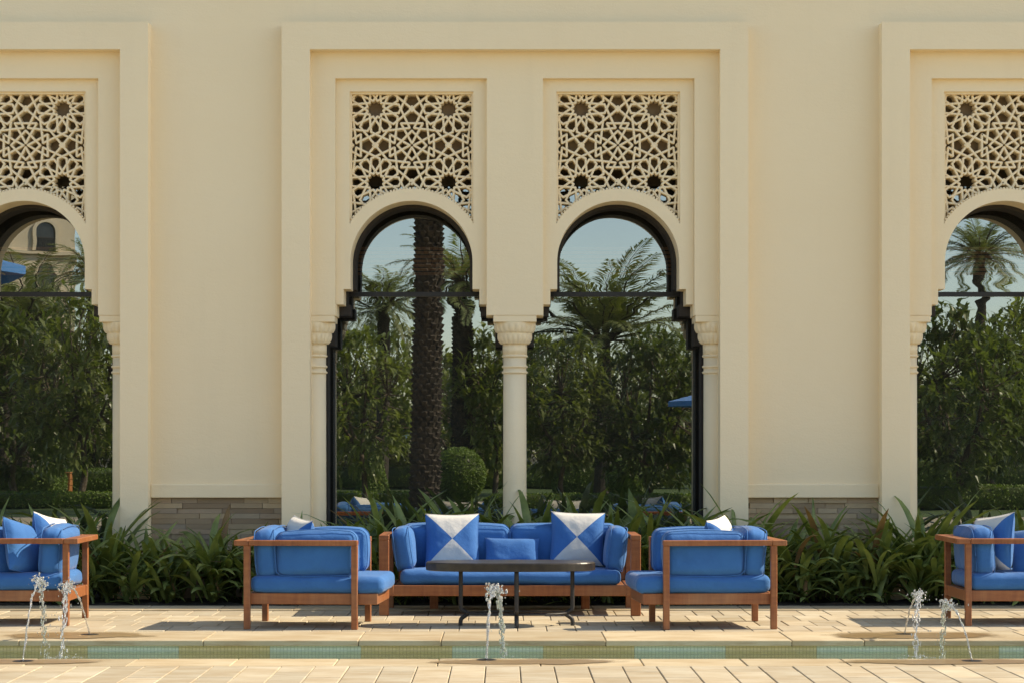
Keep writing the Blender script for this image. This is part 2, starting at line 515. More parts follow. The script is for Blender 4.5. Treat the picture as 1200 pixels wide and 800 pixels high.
MAT['palm_bark'] = mk_simple('palm_bark', (0.022, 0.017, 0.012), (0.085, 0.066, 0.048), 7, 0.9, 0.8, 0.02)
MAT['stone'] = mk_simple('villa_stone', (0.50, 0.42, 0.30), (0.58, 0.50, 0.37), 0.7, 0.9, 0.2)
MAT['dark_pane'] = mk_simple('dark_pane', (0.015, 0.018, 0.02), (0.03, 0.035, 0.04), 2, 0.1, 0.02)
MAT['parasol'] = fabric('parasol_canvas', (0.035, 0.19, 0.52), (0.045, 0.23, 0.60))[0]
MAT['timber'] = mk_simple('orange_timber', (0.36, 0.13, 0.035), (0.50, 0.20, 0.06), 6, 0.6, 0.3, 0.004, (1, 1, 6))
MAT['pole'] = mk_simple('pale_pole', (0.5, 0.45, 0.36), (0.6, 0.55, 0.45), 9, 0.5)

# ------------------------------------------------------------------ ground, terrace, channel
mb = MB(); mb.box(-400, 400, -500, 300, -0.9, -0.6)
tag(mb.build('ground', MAT['earth']), 'bare earth and grass ground spreading to the horizon', 'ground', kind='structure')
mb = MB(); mb.box(-60, 60, -110, -2.2, -0.6, 0.0)
tag(mb.build('lawn', MAT['lawn']), 'green garden lawn behind the viewpoint, mirrored in the glass', 'lawn', kind='structure')

patio = MB()
patio.box(-40, 40, 15.352, 17.75, -0.6, -0.028)
patio = tag(patio.build('patio', MAT['mortar']), 'travertine patio under the sofas between planting bed and channel', 'patio', kind='structure')
mb = MB()
for sx in (-1, 1):
    a, b_ = sorted((sx * 5.06, sx * 40)); mb.box(a, b_, 15.354, 17.748, -0.027, 0.0)
mb.build('outer_paving', MAT['terrace'], patio)
def paver_mesh(w, l, t=0.03):
    q = MB(); q.bbox(-w / 2, w / 2, -l / 2, l / 2, -t, 0, 0.004); return q.mesh('paver', MAT['paver'])
PW = 0.21
rows = [15.354, 15.84, 16.32, 16.81, 17.30]
rnd = random.Random(3)
for r in range(4):
    l = rows[r + 1] - rows[r]
    me = paver_mesh(PW - 0.005, l - 0.005)
    off = [0, .105, .05, .15][r]
    x = -5.05 + off - 0.1
    while x < 4.95:
        inst('paver', me, patio, (x + PW / 2, (rows[r] + rows[r + 1]) / 2, rnd.uniform(-0.0025, 0.001)), (rnd.uniform(-.004, .004), rnd.uniform(-.004, .004), 0))
        x += PW
me = MB(); me.bbox(-0.298, 0.298, -0.222, 0.222, -0.03, 0.008, 0.004); me = me.mesh('edging_slab', MAT['coping'])
x = -5.0
while x < 5.0:
    inst('edging_slab', me, patio, (x, 17.526, rnd.uniform(-.001, .002))); x += 0.602

channel = MB()
channel.box(-40, 40, 14.70, 15.35, -0.6, -0.042)
channel.box(-40, 40, 13.28, 14.70, -0.6, -0.37)
channel.box(-40, 40, 12.90, 13.28, -0.6, -0.042)
channel = tag(channel.build('water_channel', MAT['mortar']), 'shallow tiled water channel with stone edges running along the patio', 'water channel', kind='structure')
# mosaic panels on the far side, the floor and the near side
TP = 0.62
wall_me = []; floor_me = []; near_me = []
for mt in ('olive_tile', 'teal_tile'):
    q = MB(); q.box(-TP / 2 + .001, TP / 2 - .001, -0.03, 0, 0, 0.325); wall_me.append(q.mesh('tile_panel', MAT[mt]))
    q = MB(); q.box(-TP / 2 + .001, TP / 2 - .001, 0, 1.35, 0, 0.02); floor_me.append(q.mesh('tile_panel', MAT[mt]))
    q = MB(); q.box(-TP / 2 + .001, TP / 2 - .001, 0, 0.03, 0, 0.325); near_me.append(q.mesh('tile_panel', MAT[mt]))
x0 = X(102, 14.65)
for k in range(-7, 18):
    x = x0 + (k + 0.5) * TP
    i = 1 if k % 2 == 0 else 0
    inst('tile_panel', wall_me[i], channel, (x, 14.698, -0.369))
    inst('tile_panel', floor_me[i], channel, (x, 13.315, -0.3695))
    inst('tile_panel', near_me[i], channel, (x, 13.282, -0.369))
mb = MB()
nxw, nyw = 120, 10
vs = []; fs = []
for j in range(nyw + 1):
    for i in range(nxw + 1):
        vs.append((-9 + 18 * i / nxw, 13.30 + 1.36 * j / nyw, -0.078))
for j in range(nyw):
    for i in range(nxw):
        a = j * (nxw + 1) + i; fs.append((a, a + 1, a + nxw + 2, a + nxw + 1))
mb.add(vs, fs)
w = mb.build('water', MAT['water'], channel, True)
# coping slabs
def slab(name, x0, x1, y0, y1, t=0.040, mat='coping', z=0.0):
    q = MB(); c = (x0 + x1) / 2
    q.bbox(x0 - c + .002, x1 - c - .002, y0 + .002, y1 - .002, -t, z, 0.005)
    return q.build(name, MAT[mat], channel, loc=(c, 0, rnd.uniform(-.001, .001)))
xs = [X(p, 14.63) for p in (-340, -130, 22, 238, 420, 517, 710, 928, 1013, 1215, 1400, 1560)]
for a, b_ in zip(xs[:-1], xs[1:]): slab('coping_stone', a, b_, 14.63, 15.352)
x = X(632, 13.35) - 9 * 0.62
while x < 5.6:
    slab('coping_stone', x, x + 0.62, 12.90, 13.35); x += 0.62
mb = MB()
for sx in (-1, 1):
    for y0, y1 in ((14.632, 15.350), (12.902, 13.348)):
        lim = (-5.42 if sx < 0 else 5.7)
        a, b_ = sorted((lim, sx * 40)); mb.box(a, b_, y0, y1, -0.040, -0.001)
mb.build('outer_coping', MAT['coping'], channel)

terrace = MB()
terrace.box(-40, 40, -2.2, 12.898, -0.6, -0.028)
terrace = tag(terrace.build('terrace', MAT['mortar']), 'travertine terrace in front of the water channel', 'terrace', kind='structure')
mb = MB(); mb.box(-40, 40, -2.198, 11.60, -0.027, 0.0)
for sx in (-1, 1):
    a, b_ = sorted((sx * 3.80, sx * 40)); mb.box(a, b_, 11.602, 12.896, -0.027, 0.0)
mb.build('outer_paving', MAT['terrace'], terrace)
me = paver_mesh(0.2035 - 0.005, 0.64, 0.03)
me2 = paver_mesh(0.2035 - 0.005, 0.32, 0.03)
x = X(412 - 3, 12.85) - 16 * 0.2035
i = 0
while x < 3.7:
    if x > -3.78:
        xx = x + 0.10175
        if rnd.random() < 0.25:
            inst('paver', me2, terrace, (xx, 12.733, rnd.uniform(-.002, .001)), (rnd.uniform(-.003, .003), rnd.uniform(-.004, .004), 0))
            inst('paver', me, terrace, (xx, 12.247, rnd.uniform(-.002, .001)))
            inst('paver', me2, terrace, (xx, 11.762, rnd.uniform(-.002, .001)))
        else:
            inst('paver', me, terrace, (xx, 12.573, rnd.uniform(-.002, .001)), (rnd.uniform(-.002, .002), rnd.uniform(-.004, .004), 0))
            inst('paver', me, terrace, (xx, 11.925, rnd.uniform(-.002, .001)))
    x += 0.2035

# ------------------------------------------------------------------ the building
BX = X(603.5, 18.5)          # centre of the middle bay
P = 5.15                     # bay spacing
YW, Y1, Y2, Y3, YL, YB = 18.65, 18.50, 18.62, 18.68, 18.745, 18.98
ZT1, ZI1, ZT2, ZLT = 4.953, 4.719, 4.4905, 4.386
HO, HI = 2.0023, 1.7607      # half outer / inner frame width
OC, OH = 0.8971, 0.6539      # opening centre offset, half width
AC, AR, AO, AZ = 0.8955, 0.5286, 0.632, 2.911
LH = 0.536
building = empty('hotel_building', (0, YW, 0))
tag(building, 'cream plastered hotel facade with arched arcade bays, pierced screens and mirrored windows', 'building')
building.location = (0, 0, 0)

mb = MB()
mb.box(-40, 40, YW, 30, ZT1 - 0.25, 12.3)                       # upper storey
for k in (-2, -1, 0, 1):
    a = BX + P * k + HO - 0.02; b_ = BX + P * (k + 1) - HO + 0.02
    if k == -2: a = -40
    if k == 1: b_ = 40
    mb.box(a, b_, YW, 19.7, 0.93, ZT1 - 0.25)
mb.build('wall', MAT['plaster'], building)
mb = MB(); mb.box(-40, 40, 24.0, 24.2, -0.3, ZT1 - 0.25); mb.box(-40, 40, 19.42, 24, -0.3, 0.02)
mb.box(-40, -39.8, 19.7, 24, 0.02, ZT1 - 0.25); mb.box(39.8, 40, 19.7, 24, 0.02, ZT1 - 0.25)
mb.build('interior', MAT['interior'], building)

def arcade_frame(cx):
    m = MB()
    for s in (-1, 1):
        a, b_ = sorted((cx + s * HI, cx + s * HO)); m.box(a, b_, Y1, YB, -0.3, ZT1)
    m.box(cx - HI, cx + HI, Y1, YB, ZI1, ZT1)
    return m.build('outer_frame', MAT['plaster'], building)
def arcade_screen(cx):
    m = MB()
    m.box(cx - HI, cx + HI, Y2, YB, ZT2, ZI1)
    m.box(cx - (OC - OH), cx + (OC - OH), Y2, YB, 2.446, ZT2)
    for s in (-1, 1):
        a, b_ = sorted((cx + s * (OC + OH), cx + s * HI)); m.box(a, b_, Y2, YB, 2.446, ZT2)
    return m.build('inner_frame', MAT['plaster'], building)
def arch_plate(ac):
    m = MB()
    oc = ac
    x0, x1 = -OH, OH
    m.box(oc + x0, oc + x1, Y3, YB, ZLT, ZT2)
    for s in (-1, 1):
        a, b_ = sorted((oc + s * LH, oc + s * 0.588)); m.box(a, b_, Y3, YB, 2.675, ZLT)
        a, b_ = sorted((oc + s * 0.588, oc + s * OH)); m.box(a, b_, Y3, YB, 2.542, ZLT)
        a, b_ = sorted((oc + s * (OH - 0.006), oc + s * (OH + 0.05))); m.box(a, b_, Y3 + .004, YB - .01, 2.440, 2.543)
        a, b_ = sorted((oc + s * AR, oc + s * LH))
        m.box(a, b_, Y3, YB, 2.675, AZ + math.sqrt(AO ** 2 - LH ** 2))
        # thin rebate round the pierced panel
        a, b_ = sorted((oc + s * (LH - 0.018), oc + s * LH)); m.box(a, b_, Y3 + .03, YB, AZ + 0.34, ZLT)
    m.box(oc - LH + .018, oc + LH - .018, Y3 + .03, YB, ZLT - 0.018, ZLT)
    n = 64
    for i in range(n):
        t0 = math.pi * i / n; t1 = math.pi * (i + 1) / n
        xa, xb = AR * math.cos(t1), AR * math.cos(t0)
        za, zb = AZ + AR * math.sin(t1), AZ + AR * math.sin(t0)
        oa, ob = AZ + math.sqrt(AO ** 2 - xa * xa), AZ + math.sqrt(AO ** 2 - xb * xb)
        vs = [(oc + xa, Y3, za), (oc + xb, Y3, zb), (oc + xb, Y3, ob), (oc + xa, Y3, oa),
              (oc + xa, YB, za), (oc + xb, YB, zb), (oc + xb, YB, ob), (oc + xa, YB, oa)]
        m.add(vs, [(0, 1, 2, 3), (4, 7, 6, 5), (0, 4, 5, 1), (3, 2, 6, 7)])
    o = m.build('arch', MAT['plaster'], building)
    # fine beaded edge of the ring, against the pierced panel
    q = MB()
    lo = math.acos(LH / AO)
    nb = 46
    for i in range(nb):
        t = lo + (math.pi - 2 * lo) * (i + .5) / nb
        r = AO + 0.004
        cx_, cz_ = oc + r * math.cos(t), AZ + r * math.sin(t)
        M = Matrix.Translation((cx_, Y3 + .022, cz_)) @ Matrix.Rotation(-t, 4, 'Y')
        q.bbox(-.011, .011, -.012, .03, -.010, .010, .004, M=M)
    tag(q.build('bead_moulding', MAT['plaster'], o), kind='stuff')
    return o

# girih pattern: twelve-fold rosettes on a square lattice, half period = 1
def girih_segments():
    k = 1 / 657.0
    def pol(r, a): return (r * k * math.cos(R(a)), r * k * math.sin(R(a)))
    segs = set()
    def put(p, q):
        p = (round(p[0], 4), round(p[1], 4)); q = (round(q[0], 4), round(q[1], 4))
        segs.add((min(p, q), max(p, q)))
    for i in range(12):
        for s in (-1, 1):
            a = 30 * i
            S_, A_, B_, V_ = pol(146, a - 15 * s), pol(195, a), pol(329, a + 15 * s), pol(426, a + 19.6 * s)
            put(S_, A_); put(A_, V_)
    base = [((324, 276), (657, 0)), ((401, 143), (345, 618)), ((419, -77), (618, 345)), ((460, 262), (657, 262)),
            ((460, 262), (657, 622)), ((657, 395), (395, 657)),
            ((628, -22), (657, 30)), ((622, 0), (657, 44))]
    for (p, q) in base:
        for sx in (-1, 1):
            for sy in (-1, 1):
                for sw in (0, 1):
                    def f(a):
                        a = (a[1], a[0]) if sw else a
                        return (a[0] * sx * k, a[1] * sy * k)
                    put(f(p), f(q))
    return segs
def lattice_mesh():
    """in the arch's own coordinates: x from the arch centre, z up, y depth"""
    hp = 85.7 / 2 * 18.75 / F
    cx0, cz0 = 0.0, Z(170.5, 18.75)
    xl = LH - 0.012; zt = ZLT - 0.012
    def inside(x, z):
        return abs(x) <= xl and z <= zt and (x * x + (z - AZ) ** 2) >= (AO - 0.006) ** 2 and z > AZ
    m = MB()
    n = 0
    seen = set()
    for (p, q) in girih_segments():
        for i in range(-2, 3):
            for j in range(-3, 3):
                ox, oz = cx0 + (2 * i + 1) * hp, cz0 + (2 * j + 1) * hp
                a = (ox + p[0] * hp, oz + p[1] * hp); b_ = (ox + q[0] * hp, oz + q[1] * hp)
                key = tuple(sorted(((round(a[0], 3), round(a[1], 3)), (round(b_[0], 3), round(b_[1], 3)))))
                if key in seen: continue
                seen.add(key)
                N = 40
                ins = [inside(a[0] + (b_[0] - a[0]) * t / N, a[1] + (b_[1] - a[1]) * t / N) for t in range(N + 1)]
                if not any(ins): continue
                t0 = ins.index(True) / N; t1 = (N - ins[::-1].index(True)) / N
                A = Vector((a[0] + (b_[0] - a[0]) * t0, a[1] + (b_[1] - a[1]) * t0))
                B = Vector((a[0] + (b_[0] - a[0]) * t1, a[1] + (b_[1] - a[1]) * t1))
                L = (B - A).length
                if L < 0.004: continue
                ang = math.atan2(B.y - A.y, B.x - A.x)
                w = 0.0095
                e = 0.004
                yo = (n % 23) * 0.00022
                n += 1
                # a bar with a slightly chamfered front
                M = Matrix.Translation((A.x, 0, A.y)) @ Matrix.Rotation(-ang, 4, 'Y')
                f0, f1, bk = yo, yo + 0.005, 0.125 + yo
                vs = [(-e, f0, -w * .62), (L + e, f0, -w * .62), (L + e, f0, w * .62), (-e, f0, w * .62),
                      (-e, f1, -w), (L + e, f1, -w), (L + e, f1, w), (-e, f1, w),
                      (-e, bk, -w), (L + e, bk, -w), (L + e, bk, w), (-e, bk, w)]
                m.add([M @ Vector(v) for v in vs], [(0, 1, 2, 3), (0, 4, 5, 1), (2, 6, 7, 3), (4, 8, 9, 5), (6, 10, 11, 7), (8, 11, 10, 9), (0, 3, 7, 4), (4, 7, 11, 8), (1, 5, 6, 2), (5, 9, 10, 6)])
    return m.mesh('lattice_screen', MAT['plaster'])
LATTICE = lattice_mesh()

# capital, abacus, rings, shaft
CY = 18.80
def cap_profile():
    pr = []
    z0, z1 = 2.205, 2.388
    N = 26
    for i in range(N + 1):
        t = i / N
        r = 0.118 + 0.066 * t ** 0.85
        pr.append((r, z0 + (z1 - z0) * t))
    return pr
def cap_fn(q, z):
    t = (z - 2.205) / 0.183
    if t < 0 or t > 1: return 0
    row = 0 if t < 0.48 else 1
    tt = (t / 0.48) if row == 0 else (t - 0.48) / 0.52
    ph = 0 if row == 0 else math.pi / 20
    lobe = abs(math.cos(10 * (q + ph)))
    return 0.013 * (lobe ** 0.6) * math.sin(math.pi * min(1, 0.12 + 0.95 * tt)) - (0.012 if tt < 0.07 and row == 1 else 0)
def column(cx):
    m = MB()
    m.lathe([(0.118, -0.3), (0.118, 0.1), (0.1045, 0.14), (0.102, 1.0), (0.100, 2.115)], 40, (cx, CY))
    o = m.build('column', MAT['plaster'], building, True)
    m = MB(); m.lathe(cap_profile(), 120, (cx, CY), cap_fn); m.build('capital', MAT['plaster'], o, True)
    m = MB(); m.bbox(cx - 0.187, cx + 0.187, CY - 0.176, CY + 0.176, 2.388, 2.4455, 0.004); m.build('abacus', MAT['plaster'], o)
    m = MB(); m.lathe([(0.100, 2.112), (0.101, 2.21)], 40, (cx, CY), lambda q, z: 0.006 * abs(math.cos(6 * q))); m.build('neck', MAT['plaster'], o, True)
    for z in (1.962, 2.012, 2.104):
        m = MB()
        m.lathe([(0.098, z - .014), (0.108, z - .011), (0.1135, z - .003), (0.1135, z + .003), (0.106, z + .010), (0.098, z + .014)], 40, (cx, CY))
        m.build('ring', MAT['plaster'], o, True)
    return o

def window(cx):
    o = MB()
    y0 = GL - 0.035
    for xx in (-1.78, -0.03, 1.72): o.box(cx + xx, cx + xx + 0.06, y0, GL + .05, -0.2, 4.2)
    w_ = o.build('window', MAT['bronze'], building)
    for s in (-1, 1):
        a, b_ = sorted((cx + s * 0.03, cx + s * 1.72))
        m = MB(); m.box(a, b_, y0 + .004, GL + .046, 2.660, 2.700); m.build('transom', MAT['bronze'], w_)
        for z0, z1 in ((0.0, 2.662), (2.698, 3.65)):
            m = MB(); m.add([(a, GL, z0), (b_, GL, z0), (b_, GL, z1), (a, GL, z1)], [(0, 1, 2, 3)])
            m.build('pane', MAT['glass'], w_)
        m = MB(); m.box(a, b_, y0 + .01, GL + .06, 3.65, 4.72); m.build('head_panel', MAT['fascia'], w_)
        m = MB()
        for i in range(7):
            z = 2.86 + i * 0.038
            m.box(a + .1, b_ - .1, GL + .07, GL + .10, z, z + .024)
        m.build('wooden_blind', MAT['blind'], w_)
for k in (-1, 0, 1):
    cx = BX + P * k
    arcade_frame(cx); arcade_screen(cx)
    for s in (-1, 1):
        arch_plate(cx + s * AC)
        o = inst('lattice_screen', LATTICE, building, (cx + s * AC, YL, 0))
        m = MB(); m.box(cx + s * AC - LH - .01, cx + s * AC + LH + .01, 18.905, 18.925, 3.74, ZLT + .02); m.build('backing_board', MAT['fascia'], o).location = (-(cx + s * AC), -YL, 0)
    for xx in (-1.746, 0, 1.746): column(cx + xx)
    window(cx)
    # added near-black backing that paints in the shade behind screen wall and columns
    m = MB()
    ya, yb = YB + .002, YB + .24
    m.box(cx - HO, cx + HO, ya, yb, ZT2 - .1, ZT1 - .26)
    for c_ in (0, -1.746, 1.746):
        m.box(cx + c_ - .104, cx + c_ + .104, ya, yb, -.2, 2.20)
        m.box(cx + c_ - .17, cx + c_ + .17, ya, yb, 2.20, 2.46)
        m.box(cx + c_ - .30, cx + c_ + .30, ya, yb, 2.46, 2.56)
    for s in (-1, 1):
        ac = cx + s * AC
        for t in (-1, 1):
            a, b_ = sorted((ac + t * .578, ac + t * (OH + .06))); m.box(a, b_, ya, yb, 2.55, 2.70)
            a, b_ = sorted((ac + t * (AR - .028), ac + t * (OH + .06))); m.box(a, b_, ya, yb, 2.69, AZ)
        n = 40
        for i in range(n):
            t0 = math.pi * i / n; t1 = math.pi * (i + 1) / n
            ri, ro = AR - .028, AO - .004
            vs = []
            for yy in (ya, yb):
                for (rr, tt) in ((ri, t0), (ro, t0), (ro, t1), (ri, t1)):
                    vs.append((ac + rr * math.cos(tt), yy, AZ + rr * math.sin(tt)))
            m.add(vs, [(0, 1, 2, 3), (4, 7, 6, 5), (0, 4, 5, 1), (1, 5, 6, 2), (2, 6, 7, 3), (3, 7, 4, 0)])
    m.build('shade_backing', MAT['shade_liner'], building)

# ledge and ledger-stone plinth between the bays
for k in (-2, -1, 0, 1):
    a = BX + P * k + HO; b_ = BX + P * (k + 1) - HO
    if k == -2: a = -40
    if k == 1: b_ = 40
    m = MB(); m.bbox(a + .001, b_ - .001, YW - .022, YW + .2, 0.874, 0.991, 0.006); m.build('ledge', MAT['plaster'], building)
    m = MB(); m.box(a, b_, YW + .045, 19.7, -0.3, 0.935)
    base = m.build('stone_plinth', MAT['mortar'], building)
    if k in (-1, 0):
        z = 0.872; r = 0
        br = random.Random(11 + k)
        while z > 0.20:
            h = 0.045
            x = a - br.uniform(0, .2)
            while x < b_:
                l = br.uniform(0.16, 0.46)
                xa, xb = max(x, a + .002), min(x + l, b_ - .002)
                if xb - xa > 0.03:
                    m = MB()
                    m.bbox(-(xb - xa) / 2 + .0015, (xb - xa) / 2 - .0008, 0, .05, -h + .0012, 0, 0.0015)
                    m.build('brick', MAT['brick'], base, loc=((xa + xb) / 2, YW + .008 + br.uniform(0, .022), z))
                x += l
            z -= h; r += 1

# ------------------------------------------------------------------ planting bed
mb = MB()
mb.box(-40, 40, 17.752, 19.3, -0.6, -0.02)
vs = []; fs = []
nx, ny = 200, 12
for j in range(ny + 1):
    for i in range(nx + 1):
        x = -6 + 12 * i / nx; y = 17.752 + 1.3 * j / ny
        vs.append((x, y, -0.012 + 0.03 * noise.noise(Vector((x * 5, y * 5, 0))) + (0.02 if 0 < j else 0)))
for j in range(ny):
    for i in range(nx):
        a = j * (nx + 1) + i; fs.append((a, a + 1, a + nx + 2, a + nx + 1))
mb.add(vs, fs)
tag(mb.build('planting_bed', MAT['soil']), 'dark soil planting bed along the foot of the facade', 'planting bed', kind='structure')

def strap_leaf(m, base, yaw, length, width, lean, curl, rg, mi=0, n=7):
    """a folded strap leaf that leaves at angle lean from vertical and arches over"""
    p = Vector(base); th = lean
    dirh = Vector((math.cos(yaw), math.sin(yaw), 0)); side = Vector((-math.sin(yaw), math.cos(yaw), 0))
    tw = rg.uniform(-.7, .7)
    vs = []
    for i in range(n + 1):
        t = i / n
        w = width * (0.42 + 1.15 * t - 0.25 * t * t) if t < .5 else width * (0.95 * (1 - ((t - .5) / .5) ** 2.2) + .02)
        d = dirh * math.sin(th) + Vector((0, 0, 1)) * math.cos(th)
        nrm = d.cross(side)
        sd = side * math.cos(tw * t) + nrm * math.sin(tw * t)
        up = d.cross(sd)
        vs.append(p - sd * w * .5 - up * w * .16); vs.append(p); vs.append(p + sd * w * .5 - up * w * .16)
        p = p + d * (length / n)
        th += curl / n * (0.35 + 1.3 * t)
        if p.z < 0.02: p.z = 0.02
    fs = []
    for i in range(n):
        for k in range(2):
            a = i * 3 + k; fs.append((a, a + 1, a + 4, a + 3))
    m.add(vs, fs, mi)
def lily(seed, n, lmin, lmax, upright, width):
    rg = random.Random(seed)
    m = MB()
    for i in range(n):
        f = i / n
        yaw = rg.uniform(0, 2 * math.pi)
        lean = rg.uniform(.08, .35) + (1 - upright) * rg.uniform(0, 1.0)
        curl = rg.uniform(0.3, 1.3) + (1 - upright) * rg.uniform(0.2, 1.4)
        L = rg.uniform(lmin, lmax)
        b = (rg.gauss(0, .05), rg.gauss(0, .05), rg.uniform(0.0, .30) * (1 - 0.5 * upright))
        strap_leaf(m, b, yaw, L, width * rg.uniform(.75, 1.2), lean, curl, rg, 1 if rg.random() < .022 else 0)
    return m.mesh('lily_clump', [MAT['lily'], MAT['lily_dry']], True)
TALL = [lily(i, 28, .50, .98, .50, .064) for i in range(4)]
MID = [lily(20 + i, 40, .36, .72, .26, .060) for i in range(5)]
LOW = [lily(40 + i, 36, .24, .52, .10, .056) for i in range(5)]
pr = random.Random(5)
def plant(me, x, y, s, label, group):
    o = inst('lily_clump', me, None, (x, y, 0.0), (0, 0, pr.uniform(0, 6.28)), (s, s, s * pr.uniform(.92, 1.08)))
    tag(o, label, 'plant', group)
LB = ('tall lily clump with stiff upright blades at the back of the planting bed', 'tall lilies against the facade')
LM = ('bushy lily clump of arching strap leaves in the middle of the planting bed', 'bushy lilies in the bed')
LL = ('low drooping lily clump along the paved front edge of the planting bed', 'low lilies along the paving')
x = -5.1
while x < 5.2:
    plant(pr.choice(TALL), x + pr.uniform(-.08, .08), 18.34 + pr.uniform(-.06, .05), pr.uniform(.74, .98), *LB); x += 0.46
x = -5.2
while x < 5.2:
    plant(pr.choice(MID), x + pr.uniform(-.07, .07), 18.14 + pr.uniform(-.07, .05), pr.uniform(.85, 1.05), *LM); x += 0.38
x = -5.1
while x < 5.2:
    plant(pr.choice(LOW), x + pr.uniform(-.06, .06), 17.93 + pr.uniform(-.03, .05), pr.uniform(.85, 1.12), *LL); x += 0.33
for px, s in ((1085, 1.12), (868, 1.08), (118, 1.05), (842, .95), (1075, 1.0), (505, 1.05), (415, .95), (452, 1.08), (482, 1.0), (548, 1.1), (572, 1.02), (622, 1.08), (655, 1.0), (690, 1.1), (725, 1.04), (760, 1.1), (790, 1.0)):
    o = inst('lily_clump', TALL[px % 4], None, (X(px, 18.25), 18.25, 0), (0, 0, pr.uniform(0, 6.28)), (s, s, s * 1.02))
    tag(o, LB[0], 'plant', LB[1])

# ------------------------------------------------------------------ soft furnishings
def cushion_mesh(name, w, d, h, r=0.05, bulge=(0.015, 0.015, 0.025), seed=0, pipe=None, n=14, sag=0.0):
    """rounded, stuffed box centred on the origin"""
    hs = (w / 2, d / 2, h / 2)
    r = min(r, min(hs) * .95)
    rg = random.Random(seed); so = Vector((rg.uniform(0, 99), rg.uniform(0, 99), rg.uniform(0, 99)))
    def warp(p):
        u = [p[k] / hs[k] for k in range(3)]
        q = [max(-(hs[k] - r), min(hs[k] - r, p[k])) for k in range(3)]
        dv = Vector(p) - Vector(q)
        v = Vector(q) + (dv.normalized() * r if dv.length > 1e-9 else Vector())
        for k in range(3):
            a, b = (k + 1) % 3, (k + 2) % 3
            s = max(0, 1 - u[a] ** 2) * max(0, 1 - u[b] ** 2)
            v[k] += bulge[k] * s * max(-1, min(1, u[k] * 1.6))
        v += Vector((noise.noise(v * 9 + so), noise.noise(v * 9 + so * 2), noise.noise(v * 9 + so * 3))) * 0.0045
        v += Vector((noise.noise(v * 3 + so), noise.noise(v * 3 + so * 2), noise.noise(v * 3 + so * 3))) * 0.010
        return v
    m = MB(); key = {}; vs = []; fs = []
    def gv(p):
        k = tuple(round(c, 5) for c in p)
        if k not in key: key[k] = len(vs); vs.append(warp(p))
        return key[k]
    def cells(k):                                   # denser towards the rounded rims
        hh = hs[k]; L = [-hh, -hh + r * .35, -hh + r * .75]
        mid = [-(hh - r) + 2 * (hh - r) * i / n for i in range(n + 1)]
        return L + mid + [hh - r * .75, hh - r * .35, hh] if hh - r > 0.004 else [-hh, -hh * .7, -hh * .35, 0, hh * .35, hh * .7, hh]
    for k in range(3):
        a, b = (k + 1) % 3, (k + 2) % 3
        A, B = cells(a), cells(b)
        for s in (-1, 1):
            for i in range(len(A) - 1):
                for j in range(len(B) - 1):
                    quad = []
                    for (ii, jj) in ((i, j), (i + 1, j), (i + 1, j + 1), (i, j + 1)):
                        p = [0, 0, 0]; p[k] = s * hs[k]; p[a] = A[ii]; p[b] = B[jj]
                        quad.append(gv(p))
                    fs.append(tuple(quad) if s > 0 else tuple(reversed(quad)))
    m.add(vs, fs)
    if pipe is not None:                             # welted seams round both faces of axis `pipe`
        a, b = (pipe + 1) % 3, (pipe + 2) % 3
        for s in (-1, 1):
            pts = []
            rr = r * 1.15
            ca, cb = hs[a] - rr, hs[b] - rr
            for qd in range(4):
                sa = (1, -1, -1, 1)[qd]; sb = (1, 1, -1, -1)[qd]
                for i in range(6):
                    t = math.pi / 2 * qd + math.pi / 2 * i / 5
                    p = [0, 0, 0]
                    p[pipe] = s * (hs[pipe] - r * .29)
                    p[a] = sa * ca + (rr - .012) * math.cos(t); p[b] = sb * cb + (rr - .012) * math.sin(t)
                    pts.append(p)
                nb = (qd + 1) % 4
                sa2 = (1, -1, -1, 1)[nb]; sb2 = (1, 1, -1, -1)[nb]
                t = math.pi / 2 * (qd + 1)
                e0 = pts[-1]
                e1 = [0, 0, 0]; e1[pipe] = e0[pipe]; e1[a] = sa2 * ca + (rr - .012) * math.cos(t); e1[b] = sb2 * cb + (rr - .012) * math.sin(t)
                for i in range(1, 8): pts.append([e0[c] + (e1[c] - e0[c]) * i / 8 for c in range(3)])
            P_ = []
            for p in pts:
                v = warp([max(-hs[c], min(hs[c], p[c])) for c in range(3)])
                out = Vector(p); out[pipe] = 0
                u = [p[c] / hs[c] for c in range(3)]
                # push to the stuffed surface
                v2 = Vector(p)
                for kk in (a, b):
                    o_ = b if kk == a else a
                    v2[kk] += bulge[kk] * max(0, 1 - u[o_] ** 2) * u[kk] * .8
                v2 += Vector((noise.noise(v2 * 3 + so), noise.noise(v2 * 3 + so * 2), noise.noise(v2 * 3 + so * 3))) * 0.010
                v2[pipe] += s * .004
                P_.append(v2 + out.normalized() * .0105)
            P_.append(P_[0])
            m.tube(P_, 0.0036, 6, cap=False)
    return m.mesh(name, MAT['blue'], True)

